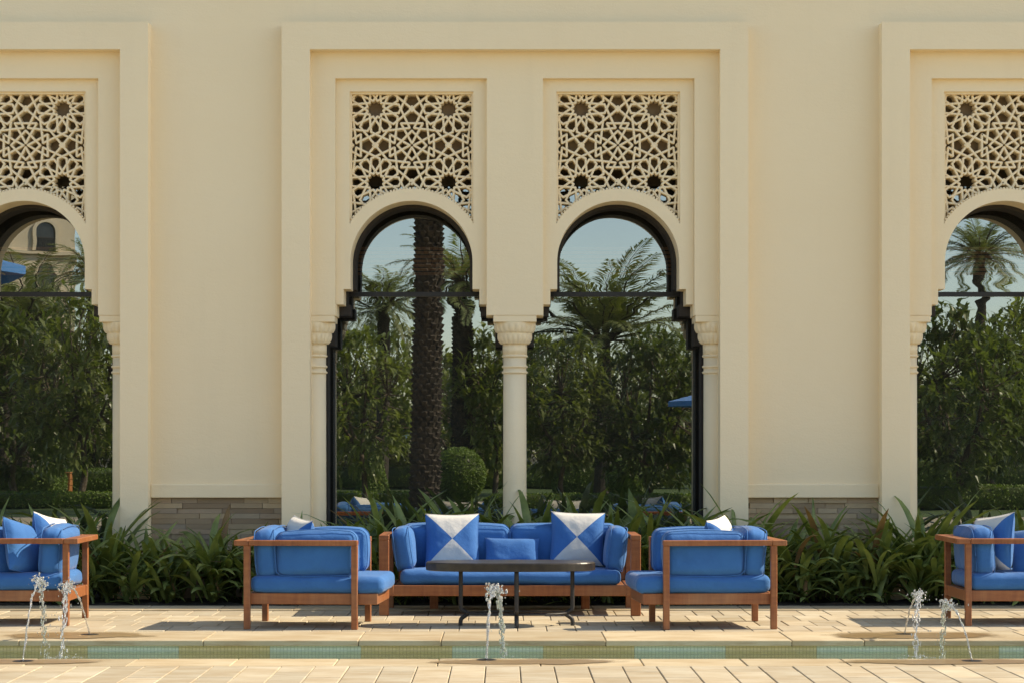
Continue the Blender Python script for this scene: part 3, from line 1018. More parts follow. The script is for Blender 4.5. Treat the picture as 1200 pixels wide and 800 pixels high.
def pillow_mesh(name, w, h, t, mat, seed=0):
    """knife-edge throw pillow lying in the x-z plane, stuffed along y"""
    rg = random.Random(seed); so = Vector((rg.uniform(0, 99), rg.uniform(0, 99), 0))
    N = 26
    m = MB(); vs = []; fs = []
    for s in (-1, 1):
        for j in range(N + 1):
            for i in range(N + 1):
                u = -1 + 2 * i / N; v = -1 + 2 * j / N
                k = (max(0, 1 - u ** 4) * max(0, 1 - v ** 4)) ** .55
                px = u * (w / 2) * (1 - .05 * (1 - v * v)); pz = v * (h / 2) * (1 - .05 * (1 - u * u))
                y = s * t / 2 * k + .007 * noise.noise(Vector((px * 12, pz * 12, s)) + so) * k + .01 * noise.noise(Vector((px * 4, pz * 4, 3)) + so)
                vs.append((px, y, pz))
    n1 = N + 1
    for s in range(2):
        for j in range(N):
            for i in range(N):
                a = s * n1 * n1 + j * n1 + i
                q = (a, a + 1, a + n1 + 1, a + n1)
                fs.append(q if s == 0 else tuple(reversed(q)))
    m.add(vs, fs)
    rim = [(i, 0) for i in range(N)] + [(N, j) for j in range(N)] + [(N - i, N) for i in range(N)] + [(0, N - j) for j in range(N)]
    loop = [Vector(vs[j * n1 + i]) for i, j in rim]; loop.append(loop[0])
    m.tube(loop, .0035, 5, cap=False)
    return m.mesh(name, mat, True)
PILLOW = [pillow_mesh('throw_pillow', .43, .43, .15, MAT['pattern'], i) for i in range(3)]
PLAIN = [pillow_mesh('throw_pillow', .42, .42, .15, MAT['blue'], 10 + i) for i in range(2)]
LUMBAR = pillow_mesh('lumbar_pillow', .43, .24, .13, MAT['blue'], 20)

# ------------------------------------------------------------------ armchairs
TK = MAT['teak']
def part(name, boxes, parent, mat=TK, c=.004):
    m = MB()
    for b in boxes: m.bbox(*b, c)
    return m.build(name, mat, parent)
def armchair(loc, rz, arm_cushions=True, seed=0):
    o = empty('armchair', loc, rz)
    WY, PX = 0.365, 0.39
    for sx in (-1, 1):
        for sy in (-1, 1):
            part('leg', [(sx * PX - .0225, sx * PX + .0225, sy * WY - .0225, sy * WY + .0225, 0, .603)], o)
    for sy in (-1, 1):
        part('arm', [(-.375, .4135, sy * WY - .031, sy * WY + .031, .602, .641)], o)
        y0, y1 = sorted((sy * (WY - .0225), sy * (WY - .058)))
        part('side_rail', [(-.412, .553, y0, y1, .178, .258)], o)
    part('back_board', [(-.482, -.377, -.396, .396, .6015, .6405)], o)
    part('front_rail', [(.518, .555, -.306, .306, .1785, .2575)], o)
    part('back_rail', [(-.405, -.37, -.306, .306, .1785, .2575)], o)
    part('seat_slats', [(-.365 + .11 * i, -.285 + .11 * i, -.305, .305, .235, .2555) for i in range(8)], o)
    q = cushion_mesh('seat_cushion', .97, .70, .125, .045, (.01, .006, .014), seed + 1)
    inst('seat_cushion', q, o, (.112, 0, .320))
    q = cushion_mesh('back_cushion', .17, .68, .345, .06, (.016, .01, .018), seed + 2, 0)
    inst('back_cushion', q, o, (-.265, 0, .542), (0, R(-4), 0))
    if arm_cushions:
        for sy in (-1, 1):
            q = cushion_mesh('arm_cushion', .585, .15, .325, .055, (.012, .012, .014), seed + 4 + sy, 1)
            inst('arm_cushion', q, o, (.105, sy * .262, .540), (R(sy * 3), 0, 0))
    return o
chA = armchair((-1.432, 15.87, 0), R(-4), True, 10)
chB = armchair((1.532, 15.87, 0), R(184), True, 20)
tag(chA, 'teak armchair with puffed blue cushions at the oval table, backing onto the pillow-heaped armchair', 'armchair', 'armchairs facing each other across the oval table')
tag(chB, 'teak armchair with puffed blue cushions at the oval table, backing onto the open lily bed', 'armchair', 'armchairs facing each other across the oval table')
chL = armchair((-3.60, 16.19, 0), R(180), False, 30)
tag(chL, 'teak armchair heaped with blue pillows, behind the two jets that cross over the channel', 'armchair')
chR = armchair((3.80, 16.19, 0), R(0), False, 40)
tag(chR, 'teak armchair with one upright white-cornered pillow, its back to the bushiest lilies', 'armchair')

def pillow(me, loc, rot, label, group=None):
    o = inst(me.name.split('.')[0], me, None, loc, rot)
    tag(o, label, 'pillow', group)
    return o

# ------------------------------------------------------------------ sofa
SX, SY = 0.05, 16.77
sofa = empty('sofa', (SX, SY, 0))
tag(sofa, 'two-seat teak sofa with thick blue cushions in front of the centre column', 'sofa')
for s in (-1, 1):
    part('leg', [(s * .98 - .0385, s * .98 + .0385, 0, .06, 0, .589)], sofa)
    part('leg', [(s * .98 - .0385, s * .98 + .0385, .72, .78, 0, .589)], sofa)
    part('arm', [(s * .98 - .0395, s * .98 + .0395, -.003, .783, .588, .627)], sofa)
    a, b_ = sorted((s * .94, s * .905))
    part('side_rail', [(a, b_, .0, .75, .1535, .2355)], sofa)
    part('support_leg', [(s * .61 - .034, s * .61 + .034, .60, .66, 0.0, .155)], sofa)
part('front_rail', [(-.945, .945, .006, .043, .153, .236)], sofa)
part('back_rail', [(-.945, .945, .73, .765, .153, .236)], sofa)
part('back_board', [(-.945, .945, .70, .779, .5885, .6265)], sofa)
part('seat_slats', [(-.90, .90, .06 + .11 * i, .13 + .11 * i, .205, .232) for i in range(6)], sofa)
part('back_slats', [(-.9 + .1 * i, -.85 + .1 * i, .735, .755, .236, .59) for i in range(19)], sofa)
inst('seat_cushion', cushion_mesh('seat_cushion', 1.73, .72, .115, .045, (.006, .012, .018), 51, None, 20), sofa, (.003, .385, .293))
for s in (-1, 1):
    inst('back_cushion', cushion_mesh('back_cushion', .86, .16, .345, .06, (.012, .016, .016), 52 + s, 1), sofa, (s * .435, .625, .515), (R(5), 0, 0))
    inst('arm_cushion', cushion_mesh('arm_cushion', .15, .48, .335, .055, (.014, .012, .014), 55 + s, 0), sofa, (s * .835, .31, .510), (0, R(s * 7), 0))

SEAT = .36
yp = SY + .50
pillow(PILLOW[0], (X(530, yp), yp, .565), (R(-14), 0, R(2)), 'blue and white quartered pillow upright on the sofa, slightly lower of the pair', )
pillow(PILLOW[1], (X(676.5, yp), yp, .578), (R(-14), R(1.5), R(-4)), 'blue and white quartered pillow upright on the sofa, slightly higher of the pair')
pillow(LUMBAR, (X(600, SY + .47), SY + .47, .468), (R(-20), R(1), 0), 'small oblong plain blue pillow between the two quartered pillows on the sofa')
# pillows on the chairs
pillow(PILLOW[2], (-1.53, 15.96, .575), (R(-12), R(4), R(-66)), 'white-cornered pillow peeking over the table-side armchair that backs onto the pillow-heaped one', 'corner-showing pillows')
pillow(PILLOW[2], (1.62, 15.98, .575), (R(-12), R(-4), R(66)), 'white-cornered pillow peeking over the table-side armchair that backs onto the lily bed', 'corner-showing pillows')
pillow(PILLOW[0], (-3.41, 16.30, .585), (R(-14), R(10), R(68)), 'quartered pillow showing a white corner among the plain ones heaped on an armchair')
pillow(PLAIN[0], (-3.56, 16.05, .555), (R(-22), R(14), R(60)), 'plain dark blue pillow tipped against the cushions of the heaped armchair')
pillow(PLAIN[1], (-3.76, 16.00, .545), (R(-24), R(12), R(40)), 'plain blue pillow lying furthest forward on the heaped armchair')
pillow(PILLOW[1], (3.66, 16.12, .59), (R(-12), R(-8), R(-62)), 'quartered pillow leaning on the back cushion of the armchair beside the bushiest lilies')
pillow(PLAIN[0], (3.98, 16.02, .53), (R(-30), R(-10), R(-30)), 'plain blue pillow slumped beside the white-cornered pillow of the armchair by the lilies')

# ------------------------------------------------------------------ oval table
tb = empty('oval_table', (.052, 15.86, 0))
tag(tb, 'low dark bronze oval table on curled iron legs in front of the sofa', 'table')
m = MB()
N = 72; A_, B_ = .622, .275
prof = [(1.0 - .012 / A_, .408), (1.0, .412), (1.0, .462), (1.0 - .008 / A_, .470)]
vs = []; fs = []
for (k, z) in prof:
    for i in range(N):
        t = 2 * math.pi * i / N
        c, s = math.cos(t), math.sin(t)
        ex = .72                                           # squarish oval
        vs.append((A_ * k * math.copysign(abs(c) ** ex, c), B_ * k * math.copysign(abs(s) ** ex, s), z))
for j in range(len(prof) - 1):
    for i in range(N):
        i2 = (i + 1) % N; fs.append((j * N + i, j * N + i2, (j + 1) * N + i2, (j + 1) * N + i))
fs.append(tuple(range((len(prof) - 1) * N, len(prof) * N))); fs.append(tuple(reversed(range(N))))
m.add(vs, fs); m.build('tabletop', MAT['table'], tb)
def bez(pts, n=6):
    """Catmull-Rom through pts"""
    P_ = [Vector(p) for p in pts]; P_ = [P_[0] * 2 - P_[1]] + P_ + [P_[-1] * 2 - P_[-2]]
    out = []
    for i in range(1, len(P_) - 2):
        for k in range(n):
            t = k / n; a, b, c, d = P_[i - 1:i + 3]
            out.append(.5 * ((2 * b) + (c - a) * t + (2 * a - 5 * b + 4 * c - d) * t * t + (3 * b - a - 3 * c + d) * t ** 3))
    out.append(P_[-2]); return out
for (lx, ly) in ((-.366, 0), (.455, 0), (.044, -.215), (.044, .215)):
    dv = Vector((lx - .044, ly, 0)); r = dv.length; dv.normalize()
    def at(rr, z): return Vector((.044, 0, z)) + dv * (r + rr)
    m = MB()
    m.tube(bez([at(0, .412), at(0, .25), at(0, .135), at(-.012, .112), at(-.045, .094)]), .0155, 8)
    m.tube(bez([at(-.05, .094), at(-.048, .082), at(-.025, .066), at(-.004, .048), at(.002, .02), at(.002, 0.0)]), .0155, 8)
    m.build('leg', MAT['iron'], tb, True)
m = MB()
ring = [(.044 + .365 * math.cos(2 * math.pi * i / 48), .17 * math.sin(2 * math.pi * i / 48), .091) for i in range(49)]
m.tube(ring, .009, 6, cap=False); m.build('stretcher_ring', MAT['iron'], tb, True)

# ------------------------------------------------------------------ fountain jets
def jet(px, py, apx, apy, epx, ey, seed, label, group=None, wide=1.0, wetx=(0.6, 0.6)):
    d = CAMH * F / (py - 525); x0 = X(px, d)
    near = d < 14
    rg = random.Random(seed)
    root = empty('fountain_jet', (x0, d, 0))
    tag(root, label, 'fountain', group)
    m = MB(); m.lathe([(.064, .001), (.064, .005), (.058, .0065), (.02, .006), (.014, .010), (.006, .010)], 28)
    m.build('nozzle', MAT['nozzle'], root)
    H = (py - apy) * d / F
    xe = X(epx, ey) - x0; ye = ey - d; ze = -.078
    xa = X(apx, d) - x0
    ta = 0.5
    def pos(t):
        # rises nearly straight, turns over and falls
        if t <= .5:
            s = t / .5; z = H * (1 - (1 - s) ** 2)
            x = xa * s ** 1.1 * .92; y = ye * .42 * s
        else:
            s = (t - .5) / .5; z = H + (ze - H) * s ** 2
            x = xa * .92 + (xe - xa * .92) * s ** .75; y = ye * (.42 + .58 * s)
        return Vector((x, y, z))
    def wob(p, k): return Vector((noise.noise(p * 14 + Vector((seed, 0, 0))), noise.noise(p * 14 + Vector((0, seed, 0))), 0)) * k
    m = MB()
    pts = []; rad = []
    for i in range(61):
        t = .5 * i / 60; p = pos(t); s = t / .5
        pts.append(p + wob(p, .004 + .012 * s)); rad.append((.0052 + .0015 * s + .006 * (.3 + s) * (noise.noise(p * 45 + Vector((seed, 1, 1))))) * wide)
    m.tube(pts, rad, 8)
    m.build('rising_water', MAT['jet'], root, True)
    m = MB()
    def drop(c, r, sq, tilt):
        vs = []; fs = []; n1, n2 = 6, 7
        for jj in range(n1 + 1):
            a = math.pi * jj / n1
            for ii in range(n2):
                b = 2 * math.pi * ii / n2; rr = r * (1 + .35 * noise.noise(Vector((ii * 1.7, jj * 1.3, c.z * 40))))
                z = r * sq * math.cos(a)
                vs.append((c.x + rr * math.sin(a) * math.cos(b) + tilt.x * z, c.y + rr * math.sin(a) * math.sin(b) + tilt.y * z, c.z + z))
        for jj in range(n1):
            for ii in range(n2):
                i2 = (ii + 1) % n2; fs.append((jj * n2 + ii, (jj + 1) * n2 + ii, (jj + 1) * n2 + i2, jj * n2 + i2))
        m.add(vs, fs)
    for k in range(150):
        t = .48 + .52 * (k + rg.random()) / 150; s = max(0, (t - .5) / .5); p = pos(t)
        dd = pos(min(1, t + .01)) - pos(t - .01); tilt = Vector((dd.x / (dd.z - 1e-6), dd.y / (dd.z - 1e-6), 0))
        if tilt.length > 1.5: tilt = tilt.normalized() * 1.5
        sp = .004 + .010 * s
        p = p + wob(p, .01) + Vector((rg.gauss(0, sp), rg.gauss(0, sp), 0))
        drop(p, rg.uniform(.0018, .0052) * wide, rg.uniform(1.2, 2.2) + 2.6 * s, tilt)
    m.build('falling_water', MAT['jet'], root, True)
    m = MB()                                                   # broken crest and loose drops
    def blob(c, r, sq=1.0):
        vs = []; fs = []
        n1, n2 = 5, 7
        for j in range(n1 + 1):
            a = math.pi * j / n1
            for i in range(n2):
                b = 2 * math.pi * i / n2
                vs.append((c.x + r * math.sin(a) * math.cos(b), c.y + r * math.sin(a) * math.sin(b), c.z + r * sq * math.cos(a)))
        for j in range(n1):
            for i in range(n2):
                i2 = (i + 1) % n2; fs.append((j * n2 + i, (j + 1) * n2 + i, (j + 1) * n2 + i2, j * n2 + i2))
        m.add(vs, fs)
    for i in range(90):
        p = pos(rg.uniform(.36, .68)) + Vector((rg.gauss(0, .018 * wide), rg.gauss(0, .018), rg.gauss(0, .016)))
        blob(p, rg.uniform(.002, .0075) * wide, rg.uniform(.7, 1.7))
    for i in range(34):
        p = pos(rg.uniform(.35, 1)) + Vector((rg.gauss(0, .05), rg.gauss(0, .05), rg.gauss(0, .02)))
        if p.z > -.07: blob(p, rg.uniform(.0012, .0042), rg.uniform(.8, 2.6))
    tag(m.build('droplets', MAT['jet'], root, True), kind='stuff')
    m = MB()
    e = pos(1.0)
    for i in range(90):
        p = e + Vector((rg.gauss(.02, .075), rg.gauss(0, .05), 0)); p.z = -.078 + abs(rg.gauss(0, .014))
        blob(p, rg.uniform(.002, .0065), rg.uniform(.3, 1.0))
    tag(m.build('splash', MAT['jet'], root, True), kind='stuff')
    # soaked stone round the nozzle
    q = MB()
    yc, ry = (13.13, .205) if near else (14.99, .33)
    rx = (wetx[0] + wetx[1]) / 2 * 1.15
    q.add([(-1, -1, 0), (1, -1, 0), (1, 1, 0), (-1, 1, 0)], [(0, 1, 2, 3)])
    o = q.build('wet_patch', MAT['wet'], channel, loc=(x0 + (wetx[1] - wetx[0]) / 2, yc, .0045))
    o.scale = (rx, ry, 1)
    return root
jet(27, 774.8, 38, 681, 54, 13.75, 1, 'tall fountain jet rising from the near stone edge in front of the pillow-heaped armchair', wetx=(.8, .55))
jet(105, 743.5, 88, 680, 73, 14.15, 2, 'fountain jet arching off the far stone edge beside the pillow-heaped armchair', wetx=(.6, .45))
jet(570, 773.3, 579, 693, 591, 13.85, 3, 'lone fountain jet with a thick frothy head before the oval table', wide=1.45, wetx=(.42, .85))
jet(1060, 743, 1067, 690, 1074, 14.1, 4, 'small fountain jet on the far stone edge in front of the open lily bed', wetx=(.6, .75))
jet(1139, 774.5, 1117, 709, 1103, 13.8, 5, 'fountain jet bending over from the near stone edge by the armchair with the upright pillow', wetx=(.8, .6))

# ------------------------------------------------------------------ the garden that the glass mirrors
def leaf_quad(m, p, d, up, L, W, mi=0, droop=.25):
    d = d.normalized(); s = d.cross(up)
    if s.length < 1e-3: s = Vector((1, 0, 0))
    s.normalize(); u = s.cross(d)
    a = p; b = p + d * L * .55 - u * L * droop * .15; c = p + d * L - u * L * droop
    m.add([a, b + s * W * .5 + u * W * .1, c, b - s * W * .5 + u * W * .1, b], [(0, 1, 4), (1, 2, 4), (2, 3, 4), (3, 0, 4)], mi)
def rv(rg):
    while True:
        v = Vector((rg.uniform(-1, 1), rg.uniform(-1, 1), rg.uniform(-1, 1)))
        if .05 < v.length < 1: return v
def broad_tree(seed, rx, rz, zc, tips, leaf, lw, nleaf, flowers=0, trunk_r=.09, forks=4):
    """returns (trunk mesh data, crown mesh data)"""
    rg = random.Random(seed)
    wood = MB(); crown = MB()
    base = Vector((0, 0, 0)); fork = Vector((rg.uniform(-.15, .15), rg.uniform(-.15, .15), max(.5, zc - rz * .75)))
    wood.tube(bez([base, fork * .5 + Vector((rg.uniform(-.12, .12), rg.uniform(-.12, .12), 0)), fork]), [trunk_r * (1 - .35 * i / 12) for i in range(13)], 9)
    limbs = []
    for i in range(forks):
        a = 2 * math.pi * (i + rg.uniform(-.3, .3)) / forks
        e = Vector((math.cos(a) * rx * .5, math.sin(a) * rx * .5, zc + rg.uniform(-.1, .35) * rz))
        mid = fork.lerp(e, .5) + Vector((math.cos(a), math.sin(a), -.4)) * .15
        pts = bez([fork, mid, e])
        wood.tube(pts, [trunk_r * (.62 - .34 * k / 12) for k in range(13)], 7)
        limbs += pts[4:]
    lump = [rv(rg) for _ in range(9)]
    for i in range(tips):
        v = rv(rg); v = v.normalized() * (v.length ** .55)
        k = 1 + .28 * noise.noise(v.normalized() * 1.7 + Vector((seed, 0, 0)))
        p = Vector((v.x * rx * k, v.y * rx * k, zc + v.z * rz * k))
        if noise.noise(p * 1.1 + Vector((0, seed, 0))) < -.22: continue
        near_ = min(limbs, key=lambda q: (q - p).length)
        if rg.random() < .55:
            wood.tube(bez([near_, near_.lerp(p, .5) + Vector((0, 0, -.06)), p], 3), [trunk_r * .2, trunk_r * .17, trunk_r * .15, trunk_r * .13, trunk_r * .11, trunk_r * .1, trunk_r * .08], 4, cap=False)
        ax = (p - Vector((0, 0, zc - rz * .8))).normalized()
        for j in range(nleaf):
            d = (ax * rg.uniform(.15, .9) + rv(rg).normalized() * .9)
            leaf_quad(crown, p + rv(rg) * leaf * .25, d, Vector((0, 0, 1)), leaf * rg.uniform(.65, 1.15), lw * rg.uniform(.8, 1.2), 0, rg.uniform(.1, .5))
        if rg.random() < flowers:
            for j in range(7):
                leaf_quad(crown, p + ax * .1, ax + rv(rg), Vector((0, 0, 1)), .09, .06, 1, .1)
    return wood, crown
def tree_obj(name, wood, crown, loc, label, leafmat, rz=0.0, s=1.0, group=None, cat='tree'):
    o = empty(name, loc, rz); o.scale = (s, s, s)
    tag(o, label, cat, group)
    inst('trunk', wood, o); inst('crown', crown, o)
    return o
VAR = []
for i in range(3):
    w_, c_ = broad_tree(100 + i, 1.45, 1.75, 2.75, 330, .37, .105, 9, .05, .085, 4)
    VAR.append((w_.mesh('trunk', MAT['bark'], True), c_.mesh('crown', [MAT['frangi'], MAT['flower']])))
DVAR = []
for i in range(2):
    w_, c_ = broad_tree(200 + i, 1.7, 2.0, 2.5, 400, .36, .12, 9, 0, .10, 5)
    DVAR.append((w_.mesh('trunk', MAT['bark'], True), c_.mesh('crown', MAT['dark_leaf'])))
FVAR = []
for i in range(3):
    w_, c_ = broad_tree(300 + i, 2.7, 2.6, 3.0, 620, .34, .15, 8, 0, .16, 5)
    FVAR.append((w_.mesh('trunk', MAT['bark'], True), c_.mesh('crown', MAT['far_leaf'])))
def gl(px, D): return (X(px, D), 2 * GL - D, 0)
FR = [(428, 46, .84, 'flowering frangipani tree beside the thick palm trunk in the mirrored garden'),
      (660, 47, .80, 'frangipani tree under the smaller palm in the mirrored garden'),
      (92, 47, 1.0, 'frangipani tree between the two clipped hedges in the mirrored garden'),
      (580, 58, .95, 'pale frangipani tree behind the clipped ball hedge'),
      (1205, 50, 1.0, 'frangipani tree leaning at the far end of the mirrored garden')]
for i, (px, D, s, lb) in enumerate(FR):
    tree_obj('frangipani_tree', *VAR[i % 3], gl(px, D), lb, None, 1.3 * i + .4, s)
DK = [(762, 48, .86, 'dense dark-leaved tree beside the far blue parasol'),
      (1118, 46, .92, 'dense dark-leaved tree by the sunlit lawn edge, its crown near the ground'),
      (20, 53, 1.05, 'dense dark-leaved tree behind the rounded hedge and timber box'),
      (1168, 60, 1.05, 'dense dark-leaved tree standing below the tall far palm')]
for i, (px, D, s, lb) in enumerate(DK):
    tree_obj('broadleaf_tree', *DVAR[i % 2], gl(px, D), lb, None, 2.1 * i, s)
br = random.Random(9)
k = 0
for row, (D, sc) in enumerate(((70, .66), (80, .80), (92, 1.12))):
    px = -140
    while px < 1340:
        tree_obj('garden_tree', *FVAR[k % 3], gl(px + br.uniform(-12, 12), D + br.uniform(-2, 2)), 'loose green tree in the belt of trees closing off the mirrored garden', None, br.uniform(0, 6), sc * br.uniform(.82, 1.06), 'trees closing off the garden')
        px += 118 * br.uniform(.85, 1.15); k += 1

def palm_trunk(h, r0, r1, seed, boots=True):
    rg = random.Random(seed); m = MB()
    n = 30
    m.tube([(0.10 * math.sin(i / n * 2.2), 0, h * i / n) for i in range(n + 1)], [r0 + (r1 - r0) * i / n for i in range(n + 1)], 16)
    if boots:
        rings = int(h / .105)
        for j in range(rings):
            z = h * (j + .5) / rings; r = r0 + (r1 - r0) * z / h
            xo = 0.10 * math.sin(z / h * 2.2)
            cnt = 11
            for i in range(cnt):
                a = 2 * math.pi * (i + (j % 2) * .5 + rg.uniform(-.12, .12)) / cnt
                tilt = rg.uniform(.28, .55)
                M = Matrix.Translation((xo, 0, z)) @ Matrix.Rotation(a, 4, 'Z') @ Matrix.Translation((r * .93, 0, 0)) @ Matrix.Rotation(tilt, 4, 'Y')
                w2 = r * .27; hh = rg.uniform(.07, .11); t = rg.uniform(.022, .04)
                vs = [(-t, -w2, -hh), (t * .4, -w2, -hh), (t * .4, w2, -hh), (-t, w2, -hh), (-t, -w2 * .62, hh), (t * 1.5, -w2 * .55, hh), (t * 1.5, w2 * .55, hh), (-t, w2 * .62, hh)]
                m.add([M @ Vector(v) for v in vs], MB.BF)
    return m.mesh('trunk', MAT['palm_bark'])
def palm_crown(nf, L, seed, dens=44, drop=95, arc=1.0):
    rg = random.Random(seed); m = MB()
    for f in range(nf):
        yaw = 2.4 * f + rg.uniform(-.2, .2); k = f / nf
        el = R(80) - k * R(drop) + rg.uniform(-.12, .12)
        ln = L * rg.uniform(.85, 1.1)
        dh = Vector((math.cos(yaw), math.sin(yaw), 0))
        p = Vector((0, 0, 0)) + dh * .12; pts = [p]; n = 14; e = el
        for i in range(n):
            p = p + (dh * math.cos(e) + Vector((0, 0, 1)) * math.sin(e)) * ln / n
            e -= (.085 + .03 * i / n * 2) * rg.uniform(.8, 1.2) * arc
            pts.append(p)
        m.tube(pts, [.032 - .028 * i / n for i in range(n + 1)], 4, 1, False)
        side0 = Vector((-dh.y, dh.x, 0))
        for i in range(dens):
            t = .13 + .87 * i / dens
            q = t * n; a = int(q); fr = q - a; a = min(a, n - 1)
            c = pts[a].lerp(pts[a + 1], fr); tan = (pts[a + 1] - pts[a]).normalized()
            up = side0.cross(tan)
            if up.z < 0 and abs(tan.z) < .9: up = -up
            ll = ln * .19 * (math.sin(math.pi * min(1, .18 + t * .78)) ** .7) * rg.uniform(.85, 1.1)
            for s in (-1, 1):
                d = side0 * s * .75 + tan * .62 + up * rg.uniform(.05, .45) - Vector((0, 0, .18))
                leaf_quad(m, c, d, up, ll, .036 * L / 2.6, 0, .25)
    return m.mesh('crown', [MAT['palm_leaf'], MAT['palm_bark']])
CROWN = [palm_crown(46, 2.7, 1, 50, 95, .8), palm_crown(40, 2.7, 2, 50, 95, .8), palm_crown(50, 2.9, 5, 60, 84, .62)]
def palm(px, D, zc, r, label, ci=0, s=1.0, boots=True, rz=0.0):
    o = empty('palm_tree', gl(px, D), rz)
    tag(o, label, 'palm tree')
    inst('trunk', palm_trunk(zc, r * 1.1, r * .92, int(px), boots), o)
    inst('crown', CROWN[ci], o, (.08, 0, zc), (0, 0, px), (s, s, s))
palm(497, 42.2, 9.4, .245, 'thick rough-barked date palm trunk rising past the arch in the mirrored garden', 0, 1.35)
palm(540, 58, 5.7, .25, 'shorter dark date palm standing just behind the thick palm trunk', 1, .8, True, 1.0)
palm(446, 66, 5.6, .2, 'slender palm with a drooping crown against the sky beside the thick palm trunk', 0, .72, False)
palm(704, 60, 4.3, .20, 'palm with a full fan crown mirrored alone against the sky', 2, 1.08, False, .5)
palm(1146, 78, 8.2, .2, 'tall palm whose small crown clears the trees near the villa-less end of the garden', 0, .82, False)
palm(30, 56, 4.5, .22, 'date palm with wide fronds in front of the pale villa', 1, 1.05, False, 2.0)
palm(2, 62, 4.6, .24, 'grey-trunked palm rising before the arched villa balcony', 0, .7, False)
palm(104, 70, 7.0, .2, 'far palm with a ragged crown at the corner of the pale villa', 1, .6, False)

def hedge(name, shape, loc, size, n, seed, label, cat='hedge'):
    """clipped hedge: dark twiggy core under a skin of small leaves"""
    rg = random.Random(seed)
    o = empty(name, loc); tag(o, label, cat)
    core = MB(); skin = MB(); sx, sy, sz = size
    def surf(u):                     # point and normal of the clipped form
        if shape == 'ball':
            nrm = u.normalized(); return Vector((nrm.x * sx, nrm.y * sy, sz + nrm.z * sz)), nrm
        if shape == 'cone':
            a = math.atan2(u.y, u.x); t = abs(u.z) ** 1.3
            r = (1 - t) * .95 + .12
            return Vector((math.cos(a) * sx * r, math.sin(a) * sy * r, t * sz * 2)), Vector((math.cos(a), math.sin(a), .5)).normalized()
        q = max(abs(u.x), abs(u.y), abs(u.z)); c = u / q
        nrm = Vector([math.copysign(abs(x) ** 5, x) for x in c]).normalized()
        e = u.normalized(); c = c * .72 + e * .36
        return Vector((c.x * sx, c.y * sy, sz + c.z * sz)), nrm
    N1, N2 = 14, 24; vs = []; fs = []
    for j in range(N1 + 1):
        th = math.pi * j / N1
        for i in range(N2):
            ph = 2 * math.pi * i / N2
            u = Vector((math.sin(th) * math.cos(ph), math.sin(th) * math.sin(ph), math.cos(th) if shape != 'cone' else 1 - j / N1)) + Vector((1e-5, 0, 0))
            p, _ = surf(u); cc = Vector((0, 0, sz)); vs.append(cc + (p - cc) * .93)
    for j in range(N1):
        for i in range(N2):
            i2 = (i + 1) % N2; fs.append((j * N2 + i, (j + 1) * N2 + i, (j + 1) * N2 + i2, j * N2 + i2))
    core.add(vs, fs); core.build('trunk', MAT['dark_leaf'], o)
    for i in range(n):
        u = rv(rg)
        p, nrm = surf(u)
        p = p * (1 + .03 * noise.noise(p * 4)) 
        if p.z < .01: continue
        leaf_quad(skin, p - nrm * .02, nrm * .6 + rv(rg), nrm, rg.uniform(.05, .085), .04, 0, .2)
    skin.build('crown', MAT['hedge_leaf'], o)
hedge('ball_hedge', 'ball', gl(537, 52), (.66, .66, .66), 6500, 1, 'round clipped ball hedge beside the thick palm trunk')
hedge('cone_hedge', 'cone', gl(437, 52), (.42, .42, .85), 4000, 2, 'slim clipped cone bush under the flowering frangipani')
hedge('ball_hedge', 'ball', gl(738, 52), (.58, .58, .55), 4500, 3, 'dark clipped ball hedge under the dense tree by the blue parasol')
hedge('box_hedge', 'box', gl(686, 62), (.9, .6, .42), 5000, 4, 'low sunlit clipped hedge beside the dark ball hedge')
hedge('box_hedge', 'box', gl(12, 55), (1.3, .8, .38), 6000, 5, 'broad rounded hedge next to the orange timber box')
hedge('box_hedge', 'box', gl(112, 58), (1.1, .7, .36), 5000, 6, 'second rounded hedge past the orange timber box')
hedge('box_hedge', 'box', gl(560, 70), (6.5, .5, .36), 9000, 7, 'long low hedge edging the lawn behind the ball hedge')
hedge('box_hedge', 'box', gl(1130, 66), (3.5, .6, .5), 7000, 8, 'long hedge below the tall far palm')

hedge('box_hedge', 'box', gl(430, 47), (1.5, .35, .17), 5000, 9, 'low border hedge in front of the flowering frangipani')
hedge('box_hedge', 'box', gl(700, 45), (2.2, .35, .17), 6000, 10, 'low border hedge in front of the dark ball hedge')
hedge('box_hedge', 'box', gl(60, 47), (1.8, .35, .17), 5500, 11, 'low border hedge in front of the orange timber box')
hedge('box_hedge', 'box', gl(1130, 46), (1.8, .4, .25), 5500, 12, 'low border hedge under the dense tree with the low crown')
bo = empty('planter_box', gl(75, 56)); tag(bo, 'orange timber box between the rounded hedges of the mirrored garden', 'planter box')
for i in range(4):
    part('plank', [(-.19, .19, -.19, .19, .02 + .16 * i, .02 + .16 * i + .15)], bo, MAT['timber'])
part('lid', [(-.21, .21, -.21, .21, .66, .69)], bo, MAT['timber'])

